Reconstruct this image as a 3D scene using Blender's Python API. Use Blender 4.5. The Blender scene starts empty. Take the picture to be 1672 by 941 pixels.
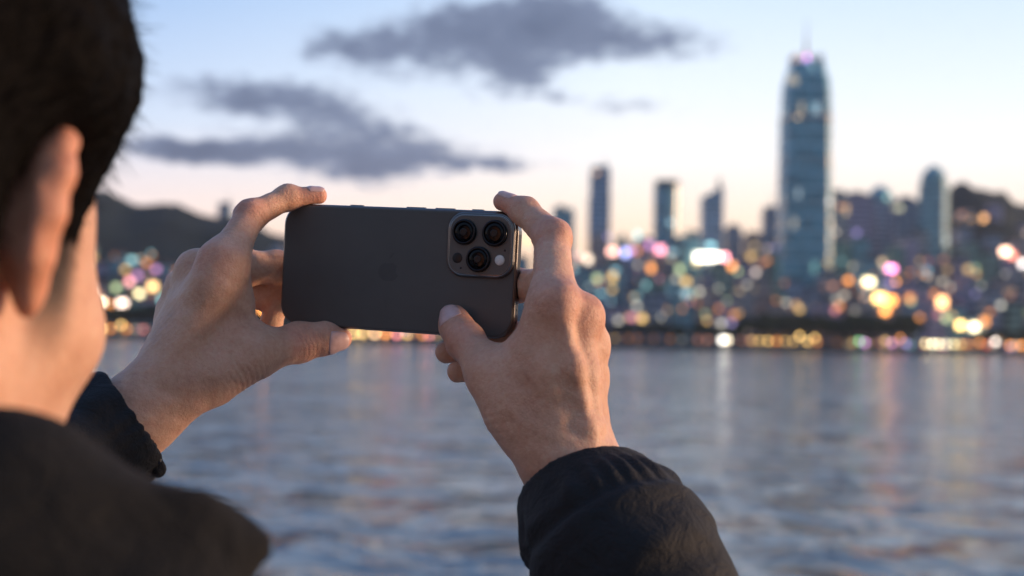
import bpy, math, random
import numpy as np
from mathutils import Vector, Matrix

R = math.radians
random.seed(7)
scene = bpy.context.scene
col = scene.collection

# ------------------------------------------------------------------ camera
FPX = 1672 * 50 / 36.0            # focal length in photo pixels (50 mm lens)
CAM_Z = 1.60
cam_data = bpy.data.cameras.new('camera')
cam = bpy.data.objects.new('camera', cam_data)
col.objects.link(cam)
PITCH, ROLL = R(1.90), R(1.05)
CM = (Matrix.Translation((0, 0, CAM_Z)) @ Matrix.Rotation(R(90) + PITCH, 4, 'X') @ Matrix.Rotation(ROLL, 4, 'Z'))
cam.matrix_world = CM
cam_data.lens = 50
cam_data.sensor_width = 36
cam_data.clip_start = 0.02
cam_data.clip_end = 60000
cam_data.dof.use_dof = True
cam_data.dof.focus_distance = 0.80
cam_data.dof.aperture_fstop = 6.4
scene.camera = cam
CMn = np.array(CM)


def pc(px, py, d):
    """photo pixel + distance in front of the camera -> camera-frame point"""
    return np.array([(px - 836) / FPX * d, -(py - 470.5) / FPX * d, -d])


def c2w(P):
    P = np.asarray(P, float)
    return P @ CMn[:3, :3].T + CMn[:3, 3]


def ray(px, py):
    v = CMn[:3, :3] @ np.array([(px - 836) / FPX, -(py - 470.5) / FPX, -1.0])
    return v


def at_y(px, py, Y):
    v = ray(px, py)
    t = Y / v[1]
    return np.array([v[0] * t, Y, CAM_Z + v[2] * t])


# ------------------------------------------------------------------ object helpers
def tag(o, label=None, cat=None, group=None, kind=None):
    if label: o['label'] = label
    if cat: o['category'] = cat
    if group: o['group'] = group
    if kind: o['kind'] = kind
    return o


def link(name, me, mat=None, parent=None):
    o = bpy.data.objects.new(name, me)
    col.objects.link(o)
    if mat is not None:
        for m in (mat if isinstance(mat, (list, tuple)) else [mat]):
            me.materials.append(m)
    if parent is not None:
        o.parent = parent
        o.matrix_parent_inverse = Matrix.Identity(4)
    return o


def empty(name, loc, rz=0):
    o = bpy.data.objects.new(name, None)
    o.empty_display_size = .1
    col.objects.link(o)
    o.location = loc
    o.rotation_euler = (0, 0, rz)
    return o


def mesh_np(name, V, Q, smooth=True):
    me = bpy.data.meshes.new(name)
    V = np.asarray(V, np.float32); Q = np.asarray(Q, np.int32)
    n = Q.shape[1]
    me.vertices.add(len(V)); me.vertices.foreach_set('co', V.ravel())
    me.loops.add(Q.size); me.loops.foreach_set('vertex_index', Q.ravel())
    me.polygons.add(len(Q))
    me.polygons.foreach_set('loop_start', np.arange(0, Q.size, n, dtype=np.int32))
    me.polygons.foreach_set('use_smooth', np.full(len(Q), smooth))
    me.update(calc_edges=True)
    return me


class MB:
    """collects simple shapes into ONE mesh"""
    def __init__(s): s.v = []; s.f = []; s.sm = []

    def add(s, vs, fs, smooth=False):
        b = len(s.v)
        s.v += [tuple(map(float, v)) for v in vs]
        s.f += [tuple(i + b for i in f) for f in fs]
        s.sm += [smooth] * len(fs)
        return s

    def box(s, c, d, rz=0):
        x, y, z = d[0] / 2, d[1] / 2, d[2] / 2
        ca, sa = math.cos(rz), math.sin(rz)
        vs = []
        for X, Y, Z in ((-x, -y, -z), (x, -y, -z), (x, y, -z), (-x, y, -z), (-x, -y, z), (x, -y, z), (x, y, z), (-x, y, z)):
            vs.append((c[0] + X * ca - Y * sa, c[1] + X * sa + Y * ca, c[2] + Z))
        return s.add(vs, [(0, 3, 2, 1), (4, 5, 6, 7), (0, 1, 5, 4), (1, 2, 6, 5), (2, 3, 7, 6), (3, 0, 4, 7)])

    def prism(s, pts, z0, z1, top=1.0, smooth=False):
        n = len(pts)
        cx = sum(p[0] for p in pts) / n; cy = sum(p[1] for p in pts) / n
        vs = [(p[0], p[1], z0) for p in pts] + [(cx + (p[0] - cx) * top, cy + (p[1] - cy) * top, z1) for p in pts]
        fs = [tuple(range(n - 1, -1, -1)), tuple(range(n, 2 * n))]
        fs += [(i, (i + 1) % n, n + (i + 1) % n, n + i) for i in range(n)]
        return s.add(vs, fs, smooth)

    def lathe(s, prof, n=24, c=(0, 0, 0), M=None, smooth=True):
        vs = []; fs = []
        for r, z in prof:
            for i in range(n):
                a = 2 * math.pi * i / n
                v = Vector((r * math.cos(a), r * math.sin(a), z))
                if M is not None: v = M @ v
                vs.append((v[0] + c[0], v[1] + c[1], v[2] + c[2]))
        m = len(prof)
        for j in range(m - 1):
            for i in range(n):
                k = (i + 1) % n
                fs.append((j * n + i, j * n + k, (j + 1) * n + k, (j + 1) * n + i))
        fs.append(tuple(range(n - 1, -1, -1)))
        fs.append(tuple((m - 1) * n + i for i in range(n)))
        return s.add(vs, fs, smooth)

    def build(s, name, mat, parent=None):
        me = bpy.data.meshes.new(name)
        me.from_pydata(s.v, [], s.f)
        me.polygons.foreach_set('use_smooth', s.sm)
        me.update()
        return link(name, me, mat, parent)


# ------------------------------------------------------------------ materials
def new_mat(name):
    m = bpy.data.materials.new(name)
    m.use_nodes = True
    nt = m.node_tree
    for n in list(nt.nodes): nt.nodes.remove(n)
    out = nt.nodes.new('ShaderNodeOutputMaterial')
    b = nt.nodes.new('ShaderNodeBsdfPrincipled')
    nt.links.new(b.outputs[0], out.inputs[0])
    return m, nt, b


def N(nt, t, **kw):
    n = nt.nodes.new('ShaderNode' + t)
    for k, v in kw.items():
        if hasattr(n, k): setattr(n, k, v)
        else: n.inputs[k].default_value = v
    return n


def noise(nt, scale, detail=4, rough=.55, coord=None, vec=None, dist=0):
    n = N(nt, 'TexNoise'); n.inputs['Scale'].default_value = scale
    n.inputs['Detail'].default_value = detail; n.inputs['Roughness'].default_value = rough
    n.inputs['Distortion'].default_value = dist
    if vec is None:
        tc = N(nt, 'TexCoord'); vec = tc.outputs[coord or 'Object']
    nt.links.new(vec, n.inputs['Vector'])
    return n


def ramp(nt, fac, stops, interp='LINEAR'):
    r = N(nt, 'ValToRGB'); r.color_ramp.interpolation = interp
    e = r.color_ramp.elements
    while len(e) < len(stops): e.new(.5)
    for k, (p, c) in enumerate(stops):
        e[k].position = p; e[k].color = (*c, 1) if len(c) == 3 else c
    nt.links.new(fac, r.inputs[0])
    return r


def bump(nt, b, src, strength, dist):
    n = N(nt, 'Bump'); n.inputs['Strength'].default_value = strength; n.inputs['Distance'].default_value = dist
    nt.links.new(src, n.inputs['Height'])
    nt.links.new(n.outputs[0], b.inputs['Normal'])
    return n


def simple(name, color, rough=.6, metal=0, var=.15, scale=3, bmp=None, spec=.5):
    m, nt, b = new_mat(name)
    nz = noise(nt, scale)
    c = color
    r = ramp(nt, nz.outputs[0], [(.3, tuple(x * (1 - var) for x in c)), (.7, tuple(min(1, x * (1 + var)) for x in c))])
    nt.links.new(r.outputs[0], b.inputs['Base Color'])
    b.inputs['Roughness'].default_value = rough; b.inputs['Metallic'].default_value = metal
    b.inputs['Specular IOR Level'].default_value = spec
    if bmp: bump(nt, b, nz.outputs[0], bmp[0], bmp[1])
    return m


def emit(name, color, strength):
    m, nt, b = new_mat(name)
    b.inputs['Base Color'].default_value = (*[x * .5 for x in color], 1)
    b.inputs['Emission Color'].default_value = (*color, 1)
    b.inputs['Emission Strength'].default_value = strength
    return m


# ------------------------------------------------------------------ distance-field modelling
class Field:
    def __init__(s, lo, hi, h):
        s.lo = np.array(lo, float); s.h = h
        s.n = np.ceil((np.array(hi) - s.lo) / h).astype(int) + 1
        s.v = np.full(s.n, 0.05, np.float32)

    def sub(s, lo, hi, m):
        a = np.clip(((np.array(lo) - m - s.lo) / s.h).astype(int), 0, s.n)
        b = np.clip(((np.array(hi) + m - s.lo) / s.h).astype(int) + 2, 0, s.n)
        if (b <= a).any(): return None, None
        sl = tuple(slice(i, j) for i, j in zip(a, b))
        g = [(s.lo[i] + s.h * np.arange(a[i], b[i])).astype(np.float32) for i in range(3)]
        return sl, (g[0][:, None, None], g[1][None, :, None], g[2][None, None, :])

    def comb(s, sl, d, k, op='add'):
        o = s.v[sl]
        if op == 'sub': o = -o
        if k > 0:
            hh = np.maximum(k - np.abs(o - d), 0) / k
            r = np.minimum(o, d) - hh * hh * k * .25
        else: r = np.minimum(o, d)
        s.v[sl] = -r if op == 'sub' else r

    def cone(s, a, b, ra, rb, k=.004, flat=None, kf=1.0, op='add'):
        a = np.array(a, float); b = np.array(b, float)
        rm = max(ra, rb)
        sl, g = s.sub(np.minimum(a, b) - rm, np.maximum(a, b) + rm, k + s.h * 3)
        if sl is None: return
        ba = b - a; L = float(ba @ ba) + 1e-12
        X = g[0] - a[0]; Y = g[1] - a[1]; Z = g[2] - a[2]
        t = np.clip((X * ba[0] + Y * ba[1] + Z * ba[2]) / L, 0, 1)
        X = X - t * ba[0]; Y = Y - t * ba[1]; Z = Z - t * ba[2]
        if flat is not None:
            f = np.array(flat, float); f /= np.linalg.norm(f)
            q = (X * f[0] + Y * f[1] + Z * f[2]) * (kf - 1)
            X = X + q * f[0]; Y = Y + q * f[1]; Z = Z + q * f[2]
        d = np.sqrt(X * X + Y * Y + Z * Z) - (ra + (rb - ra) * t)
        s.comb(sl, d.astype(np.float32), k, op)

    def chain(s, pts, k=.004, **kw):
        for p, q in zip(pts[:-1], pts[1:]):
            s.cone(p[0], q[0], p[1], q[1], k, **kw)

    def ell(s, c, axes, rad, k=.004, op='add'):
        """axes: 3x3 rows = unit axes, rad: three radii"""
        c = np.array(c, float); A = np.array(axes, float); rm = max(rad)
        sl, g = s.sub(c - rm, c + rm, k + s.h * 3)
        if sl is None: return
        X = g[0] - c[0]; Y = g[1] - c[1]; Z = g[2] - c[2]
        k0 = 0; k1 = 0
        for i in range(3):
            q = X * A[i][0] + Y * A[i][1] + Z * A[i][2]
            k0 = k0 + (q / rad[i]) ** 2; k1 = k1 + (q / rad[i] ** 2) ** 2
        k0 = np.sqrt(k0); k1 = np.sqrt(k1) + 1e-9
        d = k0 * (k0 - 1) / k1
        s.comb(sl, d.astype(np.float32), k, op)

    def slab(s, c, A, half, r=.002, k=0, op='sub'):
        c = np.array(c, float)
        g = [(s.lo[i] + s.h * np.arange(s.n[i])).astype(np.float32) for i in range(3)]
        X = g[0][:, None, None] - c[0]; Y = g[1][None, :, None] - c[1]; Z = g[2][None, None, :] - c[2]
        out = 0; ins = -9.0
        for i in range(3):
            q = np.abs(X * A[i][0] + Y * A[i][1] + Z * A[i][2]) - (half[i] - r)
            out = out + np.maximum(q, 0) ** 2; ins = np.maximum(ins, q)
        d = np.sqrt(out) + np.minimum(ins, 0) - r
        s.comb(tuple(slice(None) for _ in range(3)), d.astype(np.float32), k, op)

    def plane(s, c, n):
        """keep the side where (p-c).n < 0"""
        n = np.array(n, float); n /= np.linalg.norm(n)
        g = [(s.lo[i] + s.h * np.arange(s.n[i])).astype(np.float32) for i in range(3)]
        d = (g[0][:, None, None] - c[0]) * n[0] + (g[1][None, :, None] - c[1]) * n[1] + (g[2][None, None, :] - c[2]) * n[2]
        s.v = np.maximum(s.v, d.astype(np.float32))

    def mesh(s):
        v = s.v; n = s.n
        ins = v < 0
        cs = tuple(x - 1 for x in n)
        acc = np.zeros(cs + (3,), np.float32); cnt = np.zeros(cs, np.int32)
        cross = []
        for ax in range(3):
            a = [slice(None)] * 3; b = [slice(None)] * 3
            a[ax] = slice(0, -1); b[ax] = slice(1, None)
            va = v[tuple(a)]; vb = v[tuple(b)]
            c = ins[tuple(a)] != ins[tuple(b)]
            cross.append(c)
            t = np.where(c, va / np.where(c, va - vb, 1), 0).astype(np.float32)
            o1, o2 = [i for i in range(3) if i != ax]
            for d1 in (0, 1):
                for d2 in (0, 1):
                    sl = [slice(None)] * 3
                    sl[o1] = slice(d1, n[o1] - 1 + d1); sl[o2] = slice(d2, n[o2] - 1 + d2)
                    cc = c[tuple(sl)]
                    cnt += cc
                    acc[..., ax] += np.where(cc, t[tuple(sl)], 0)
                    acc[..., o1] += cc * d1
                    acc[..., o2] += cc * d2
        act = cnt > 0
        idx = np.full(cs, -1, np.int32); ii = np.nonzero(act)
        idx[ii] = np.arange(len(ii[0]))
        P = (acc[ii] / cnt[ii][:, None] + np.stack(ii, 1)) * s.h + s.lo
        quads = []
        for ax in range(3):
            o1, o2 = [(1, 2), (2, 0), (0, 1)][ax]
            e = np.stack(np.nonzero(cross[ax]), 1)
            e = e[(e[:, o1] > 0) & (e[:, o2] > 0) & (e[:, o1] < n[o1] - 1) & (e[:, o2] < n[o2] - 1)]
            q = []
            for d1, d2 in ((-1, -1), (0, -1), (0, 0), (-1, 0)):
                f = e.copy(); f[:, o1] += d1; f[:, o2] += d2
                q.append(idx[f[:, 0], f[:, 1], f[:, 2]])
            q = np.stack(q, 1)
            flip = ~ins[e[:, 0], e[:, 1], e[:, 2]]
            q[flip] = q[flip][:, ::-1]
            quads.append(q)
        Q = np.concatenate(quads)
        return P, Q[(Q >= 0).all(1)]


def nz3(P, scale, seed=0):
    """cheap smooth pseudo-noise from sums of sines, about -1..1"""
    rs = np.random.RandomState(seed)
    out = np.zeros(P.shape[0])
    for i in range(9):
        d = rs.normal(size=3); d /= np.linalg.norm(d)
        out += np.sin(P @ d * scale * rs.uniform(.6, 1.7) + rs.uniform(0, 6.28))
    return out / 4.2


def vnormals(P, Q):
    n = np.cross(P[Q[:, 2]] - P[Q[:, 0]], P[Q[:, 3]] - P[Q[:, 1]])
    vn = np.zeros_like(P)
    for i in range(4): np.add.at(vn, Q[:, i], n)
    return vn / (np.linalg.norm(vn, axis=1, keepdims=True) + 1e-12)
# ------------------------------------------------------------------ phone (camera-frame pose, metres)
PH_R = np.array([[0.93973787, 0.05131717, -0.3380226], [-0.05283415, 0.99859216, 0.00471763], [0.33778881, 0.0134258, 0.94112617]])
PH_C = np.array([-0.0667405, 0.01052448, -0.81438944])
PW, PHH, PT = .1467, .0715, .0078
M4 = Matrix([[*PH_R[i], PH_C[i]] for i in range(3)] + [[0, 0, 0, 1]])
PHM = CM @ M4


def rrect(w, h, r, n=10):
    pts = []
    for cx, cy, a0 in ((w / 2 - r, h / 2 - r, 0), (-w / 2 + r, h / 2 - r, 90), (-w / 2 + r, -h / 2 + r, 180), (w / 2 - r, -h / 2 + r, 270)):
        for i in range(n + 1):
            a = R(a0 + 90 * i / n)
            pts.append((cx + r * math.cos(a), cy + r * math.sin(a)))
    return pts


def rslab(mb, w, h, r, prof, c=(0, 0)):
    """stack of rounded rectangles: prof = [(inset, z)]"""
    rings = []
    for ins, z in prof:
        rings.append([(x + c[0], y + c[1], z) for x, y in rrect(w - 2 * ins, h - 2 * ins, max(r - ins, .0002))])
    n = len(rings[0]); vs = [p for g in rings for p in g]; fs = []
    for j in range(len(rings) - 1):
        for i in range(n):
            k = (i + 1) % n
            fs.append((j * n + i, j * n + k, (j + 1) * n + k, (j + 1) * n + i))
    fs.append(tuple(range(n - 1, -1, -1))); fs.append(tuple((len(rings) - 1) * n + i for i in range(n)))
    mb.add(vs, fs, False)


m_band = simple('phone_band', (.20, .19, .185), .28, 1.0, .1, 60)
m_steel = simple('polished_steel', (.62, .58, .54), .30, 1.0, .05, 60)
m_back = simple('frosted_back_glass', (.096, .094, .088), .46, 0.0, .06, 40, spec=.5)
_nt = m_back.node_tree; _b = next(n for n in _nt.nodes if n.type == 'BSDF_PRINCIPLED'); _s = noise(_nt, 28, 4, .6, dist=1.5)
_r = ramp(_nt, _s.outputs[0], [(.35, (.36,) * 3), (.62, (.54,) * 3)]); _nt.links.new(_r.outputs[0], _b.inputs['Roughness'])
m_plat = simple('camera_plate_glass', (.125, .118, .108), .40, 0.2, .05, 60)
m_lensglass = simple('lens_glass', (.003, .003, .004), .06, 0, .1, 20, spec=.25)
m_lensring = simple('lens_ring', (.035, .036, .04), .3, 1, .1, 60)
m_dark = simple('dark_sensor', (.006, .006, .007), .35, 0, .1, 20)
m_flash = simple('flash_diffuser', (.80, .76, .70), .25, 0, .12, 600, spec=.6)
m_screen = simple('screen_glass', (.008, .009, .011), .08, 0, .1, 10)
m_logo = simple('logo_gloss', (.078, .077, .073), .44, 0.0, .05, 100)


def build_phone():
    ph = bpy.data.objects.new('smartphone', None)
    ph.empty_display_size = .05
    col.objects.link(ph)
    ph.matrix_world = PHM
    tag(ph, 'dark grey smartphone held level in both hands, its triple camera facing out', 'smartphone')
    r = .0125
    mb = MB(); rslab(mb, PW, PHH, r, [(.0008, -PT), (.0002, -PT + .0007), (0, -PT + .0014), (0, -.0014), (.0002, -.0007), (.0009, -.0001)])
    o = mb.build('frame', m_band, ph)
    mb = MB(); rslab(mb, PW - .0022, PHH - .0022, r - .0011, [(0, -.0004), (0, .0002), (.0003, .0004), (.0007, .0005)])
    back = mb.build('back_panel', m_back, ph)
    mb = MB(); rslab(mb, PW - .0024, PHH - .0024, r - .0012, [(.0004, -PT - .0004), (0, -PT - .0002), (0, -PT + .0004)])
    mb.build('screen', m_screen, ph)
    # emblem: round fruit shape with a bite and a leaf, faint on the frosted glass
    pts = []
    for i in range(48):
        a = 2 * math.pi * i / 48
        rr = .0058 * (1 + .10 * math.cos(2 * a) - .12 * math.exp(-((a - math.pi / 2) / .28) ** 2) - .08 * math.exp(-((a - 1.5 * math.pi) / .22) ** 2))
        x, y = rr * math.cos(a), rr * math.sin(a) * 1.06
        dx, dy = x - .0078, y - .0012
        dd = math.hypot(dx, dy)
        if dd < .0034: x, y = .0078 + dx / dd * .0034, .0012 + dy / dd * .0034
        pts.append((x - .004, y - .0015))
    mb = MB(); mb.prism([(y, -x) for x, y in []] or pts, .0005, .00056)
    leaf = [(.0034 * t - .0042, .0062 + .0034 * t + (.0011 * math.sin(math.pi * t))) for t in (0, .25, .5, .75, 1)] + \
           [(.0034 * t - .0042, .0062 + .0034 * t - (.0011 * math.sin(math.pi * t))) for t in (.75, .5, .25)]
    mb.prism(leaf[::-1], .0005, .00056)
    mb.build('emblem', m_logo, back)
    # camera plateau
    cx, cy, cw = .0522, .0162, .0385
    mb = MB(); rslab(mb, cw + .0016, cw - .0020, .0098, [(0, .0004), (0, .0018), (.0004, .0024), (.0011, .0027), (.0018, .0024)], (cx, cy))
    rim = mb.build('camera_surround', m_band, ph)
    mb = MB(); rslab(mb, cw - .0016, cw - .0052, .0083, [(0, .0018), (0, .0028), (.0003, .0030)], (cx, cy))
    plate = mb.build('camera_plate', m_plat, ph)
    # thin bright chamfer line round the plate
    mb = MB()
    P1 = rrect(cw - .0012, cw - .0048, .0085); P2 = rrect(cw - .0024, cw - .0060, .0083)
    n = len(P1)
    vs = [(x + cx, y + cy, .00262) for x, y in P1] + [(x + cx, y + cy, .00305) for x, y in P2]
    mb.add(vs, [(i, (i + 1) % n, n + (i + 1) % n, n + i) for i in range(n)])
    mb.build('chamfer', m_steel, plate)
    for lx, ly, lr in ((.0427, .0231, .0072), (.0609, .0231, .0074), (.0519, .0082, .0072)):
        mb = MB()
        mb.lathe([(lr, .0028), (lr, .0046), (lr - .0003, .0052), (lr - .0010, .0054), (lr - .0014, .0052), (lr - .0016, .0046), (lr - .0016, .0030)], 56, (lx, ly, 0))
        lens = mb.build('camera_lens', m_lensring, ph)
        mb = MB(); mb.lathe([(lr - .0015, .0044), (lr - .0018, .00495), (lr * .5, .0051), (.0003, .00515)], 48, (lx, ly, 0))
        mb.build('lens_glass', m_lensglass, lens)
        mb = MB(); mb.lathe([(.0021, .00505), (.0021, .0054), (.0017, .0055), (.0006, .0053)], 32, (lx, ly, 0))
        mb.build('inner_element', m_dark, lens)
    mb = MB(); mb.lathe([(.0029, .0028), (.0029, .0032), (.0026, .0033), (.0002, .0033)], 40, (.0390, .0085, 0)); mb.build('depth_sensor', m_dark, ph)
    mb = MB(); mb.lathe([(.0029, .0028), (.0029, .0033), (.0025, .0036), (.0002, .0037)], 40, (.0644, .0083, 0)); mb.build('flash_light', m_flash, ph)
    for dx, dy in ((.0672, .0138), (.0414, .0030)):
        mb = MB(); mb.lathe([(.0006, .0028), (.0006, .0032), (.0001, .0032)], 16, (dx, dy, 0)); mb.build('microphone_hole', m_dark, ph)
    # buttons on the top edge
    for bx, bl in ((.0475, .0075), (.0275, .0125), (.0095, .0125), (-.028, .009)):
        mb = MB()
        ring = rrect(bl, .0026, .0013, 4)
        vs = [(x + bx, PHH / 2 - .0002, z - PT / 2) for x, z in ring] + [(x * .98 + bx, PHH / 2 + .0006, z * .85 - PT / 2) for x, z in ring]
        n = len(ring)
        mb.add(vs, [tuple(range(n, 2 * n))[::-1]] + [((i + 1) % n, i, n + i, n + (i + 1) % n) for i in range(n)])
        mb.build('side_button', m_band, ph)
    # speaker holes in the right-hand short side, antenna lines
    for k in range(6):
        mb = MB(); mb.box((PW / 2 + .00003, -.026 + k * .0035, -PT / 2), (.0002, .0012, .0012)); mb.build('speaker_hole', m_dark, ph)
    return ph


build_phone()
# ------------------------------------------------------------------ the person
def rot(ax, a):
    return np.array(Matrix.Rotation(a, 3, ax))


def J(px, py, d, r):
    return (pc(px, py, d), r / 1000.)


def finger(F, pts, k=.004):
    """pts: joints (pos, radius). Adds phalanges, joint swellings and a soft pad at the tip"""
    F.chain(pts, k=k)
    for i in (1, 2):
        if i < len(pts) - 1:
            F.ell(pts[i][0], np.eye(3), [pts[i][1] * (1.02 if i == 1 else .99)] * 3, k=.004)


def hand_box(pts, m=.03):
    P = np.array([p[0] for p in pts])
    return P.min(0) - m, P.max(0) + m


HV = .0008
folds = []          # (centre, finger direction, facing, [(offset, depth, width)], reach)
nails = []          # (tip centre, tip direction, dorsal direction, width, length)


def nail(a, b, dorsal, w, l):
    """a: last joint, b: tip centre (pos, radius)"""
    u = b[0] - a[0]; u /= np.linalg.norm(u)
    dn = np.array(dorsal, float); dn -= u * (dn @ u); dn /= np.linalg.norm(dn)
    nails.append((b[0], u, dn, b[1], w, l))


def crease(F, c, u, dn, w, depth=.0016, op='sub', r=.0016, R0=.009):
    """short groove across a finger on the dorsal side; c centre on axis, u finger direction, dn dorsal"""
    u = np.array(u, float); dn = np.array(dn, float); s = np.cross(u, dn)
    n = 6; pts = []
    for i in range(n + 1):
        a = (-1 + 2 * i / n) * w
        pts.append(c + (dn * math.cos(a) + s * math.sin(a)) * (R0 + r - depth))
    for p, q in zip(pts[:-1], pts[1:]): F.cone(p, q, r, r, .0014, op=op)


# ---- left hand (at the end of the phone without the lenses)
def left_hand():
    idx = [J(368, 427, .792, 10.9), J(409, 352, .818, 8.3), J(470, 322.5, .832, 6.6), J(520, 319.5, .8365, 5.0)]
    mid = [J(322, 440, .812, 11), J(395, 438, .850, 10.8), J(452, 437, .858, 9.5), J(508, 440, .8535, 7.5)]
    rng = [J(300, 470, .822, 10.5), J(375, 482, .862, 9.0), J(432, 482, .868, 8.2), J(490, 488, .858, 7.4)]
    pky = [J(285, 510, .825, 9.5), J(370, 548, .862, 8.0), J(436, 550, .868, 7.4), J(451, 502, .862, 6.8)]
    thb = [J(290, 640, .778, 15), J(402, 581, .800, 13.2), J(489, 559, .822, 10.3), J(530, 553, .826, 8.8), J(555, 553, .8285, 6.8)]
    lo, hi = hand_box(idx + mid + rng + pky + thb + [J(90, 780, .73, 20)])
    axl = EL_L - pc(205, 694, .772); axl /= np.linalg.norm(axl)
    F = Field(lo, hi, HV)
    for f in (idx, mid, rng, pky): finger(F, f)
    G = Field(lo, hi, HV)
    # palm: metacarpals, webs, thenar
    G.chain([J(252, 655, .778, 15), J(364, 430, .794, 11.8)], k=.010)
    G.chain([J(250, 640, .785, 14), J(328, 448, .812, 9.8)], k=.012)
    G.chain([J(246, 650, .795, 13), J(311, 474, .822, 10.6)], k=.010)
    G.chain([J(240, 655, .803, 12), J(297, 512, .826, 10)], k=.010)
    G.chain([J(300, 600, .800, 18), J(345, 500, .812, 15)], k=.012)
    G.chain([J(300, 632, .782, 17), J(345, 612, .792, 15.5), J(402, 581, .800, 13.2)], k=.010)
    G.chain([J(360, 560, .800, 12), J(384, 500, .806, 8.0), J(382, 455, .802, 8.0)], k=.012)   # first web
    G.chain([J(360, 585, .802, 12), J(402, 556, .806, 8.5)], k=.012)
    G.chain([J(252, 655, .782, 18), J(220, 682, .775, 20.0), (pc(205, 694, .772) + axl * .045, .0205), (pc(205, 694, .772) + axl * .09, .022)], k=.014)
    # thumb joins the palm softly
    T = Field(lo, hi, HV)
    T.chain(thb[1:], k=.006)
    T.ell(thb[2][0], np.eye(3), [.0108] * 3, k=.004)
    hh = .012
    for A, k in ((F, .010), (T, .012)):
        o = G.v; d = A.v; q = np.maximum(k - np.abs(o - d), 0) / k
        G.v = np.minimum(o, d) - q * q * k * .25
    # tendons and knuckles
    cam_up = np.array([-.55, .35, .75])
    G.chain([J(262, 640, .772, 3), J(345, 470, .7815, 3.2)], k=.010)
    G.ell(pc(354, 428, .7885), np.eye(3), [.0078] * 3, k=.010)
    G.ell(pc(322, 446, .808), np.eye(3), [.0085] * 3, k=.010)
    G.chain([J(345, 470, .786, 9), J(318, 500, .800, 10)], k=.012)
    # creases: thumb joint, index flexion, thenar folds
    u = thb[2][0] - thb[1][0]; u /= np.linalg.norm(u)
    tow = np.array([.0, -.35, 1.0]); tow -= u * (tow @ u); tow /= np.linalg.norm(tow)
    folds.append((thb[2][0], u, tow, [(-.0050, .0005, .0006), (-.0022, .0009, .0007), (.0006, .0008, .0006), (.0030, .0010, .0007), (.0062, .0005, .0006)], .013))
    ui = (idx[2][0] - idx[0][0]) / np.linalg.norm(idx[2][0] - idx[0][0])
    folds.append((idx[1][0], ui, np.array([.75, -.55, .25]), [(-.0012, .0012, .0007), (.0012, .0009, .0006)], .011))
    folds.append((idx[2][0], np.array([1, .1, 0]), np.array([.0, .9, .4]), [(-.0020, .0004, .0005), (0, .0005, .0005), (.0018, .0004, .0005)], .009))
    tf = pc(440, 590, .80) - pc(360, 640, .79); tf /= np.linalg.norm(tf)
    folds.append((pc(405, 622, .792), tf, np.array([.35, -.85, .4]), [(-.012, .0006, .0009), (-.0085, .0007, .0009), (-.005, .0009, .0009), (-.0018, .0008, .0009), (.0015, .0009, .0009), (.0048, .0008, .0009), (.008, .0006, .0009), (.0115, .0005, .0009)], .022))
    c = PH_C + PH_R @ np.array([0, 0, -PT / 2])
    G.slab(c, PH_R.T, [PW / 2 + .0002, PHH / 2 + .0002, PT / 2 + .0007], r=.0015, k=.0006)
    G.plane(pc(205, 694, .772) + axl * .08, axl)
    nail(thb[3], thb[4], (.05, -.38, 1.0), .0068, .0125)
    nail(idx[2], idx[3], (-.05, 1.0, .35), .0046, .0105)
    return G.mesh()


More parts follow.
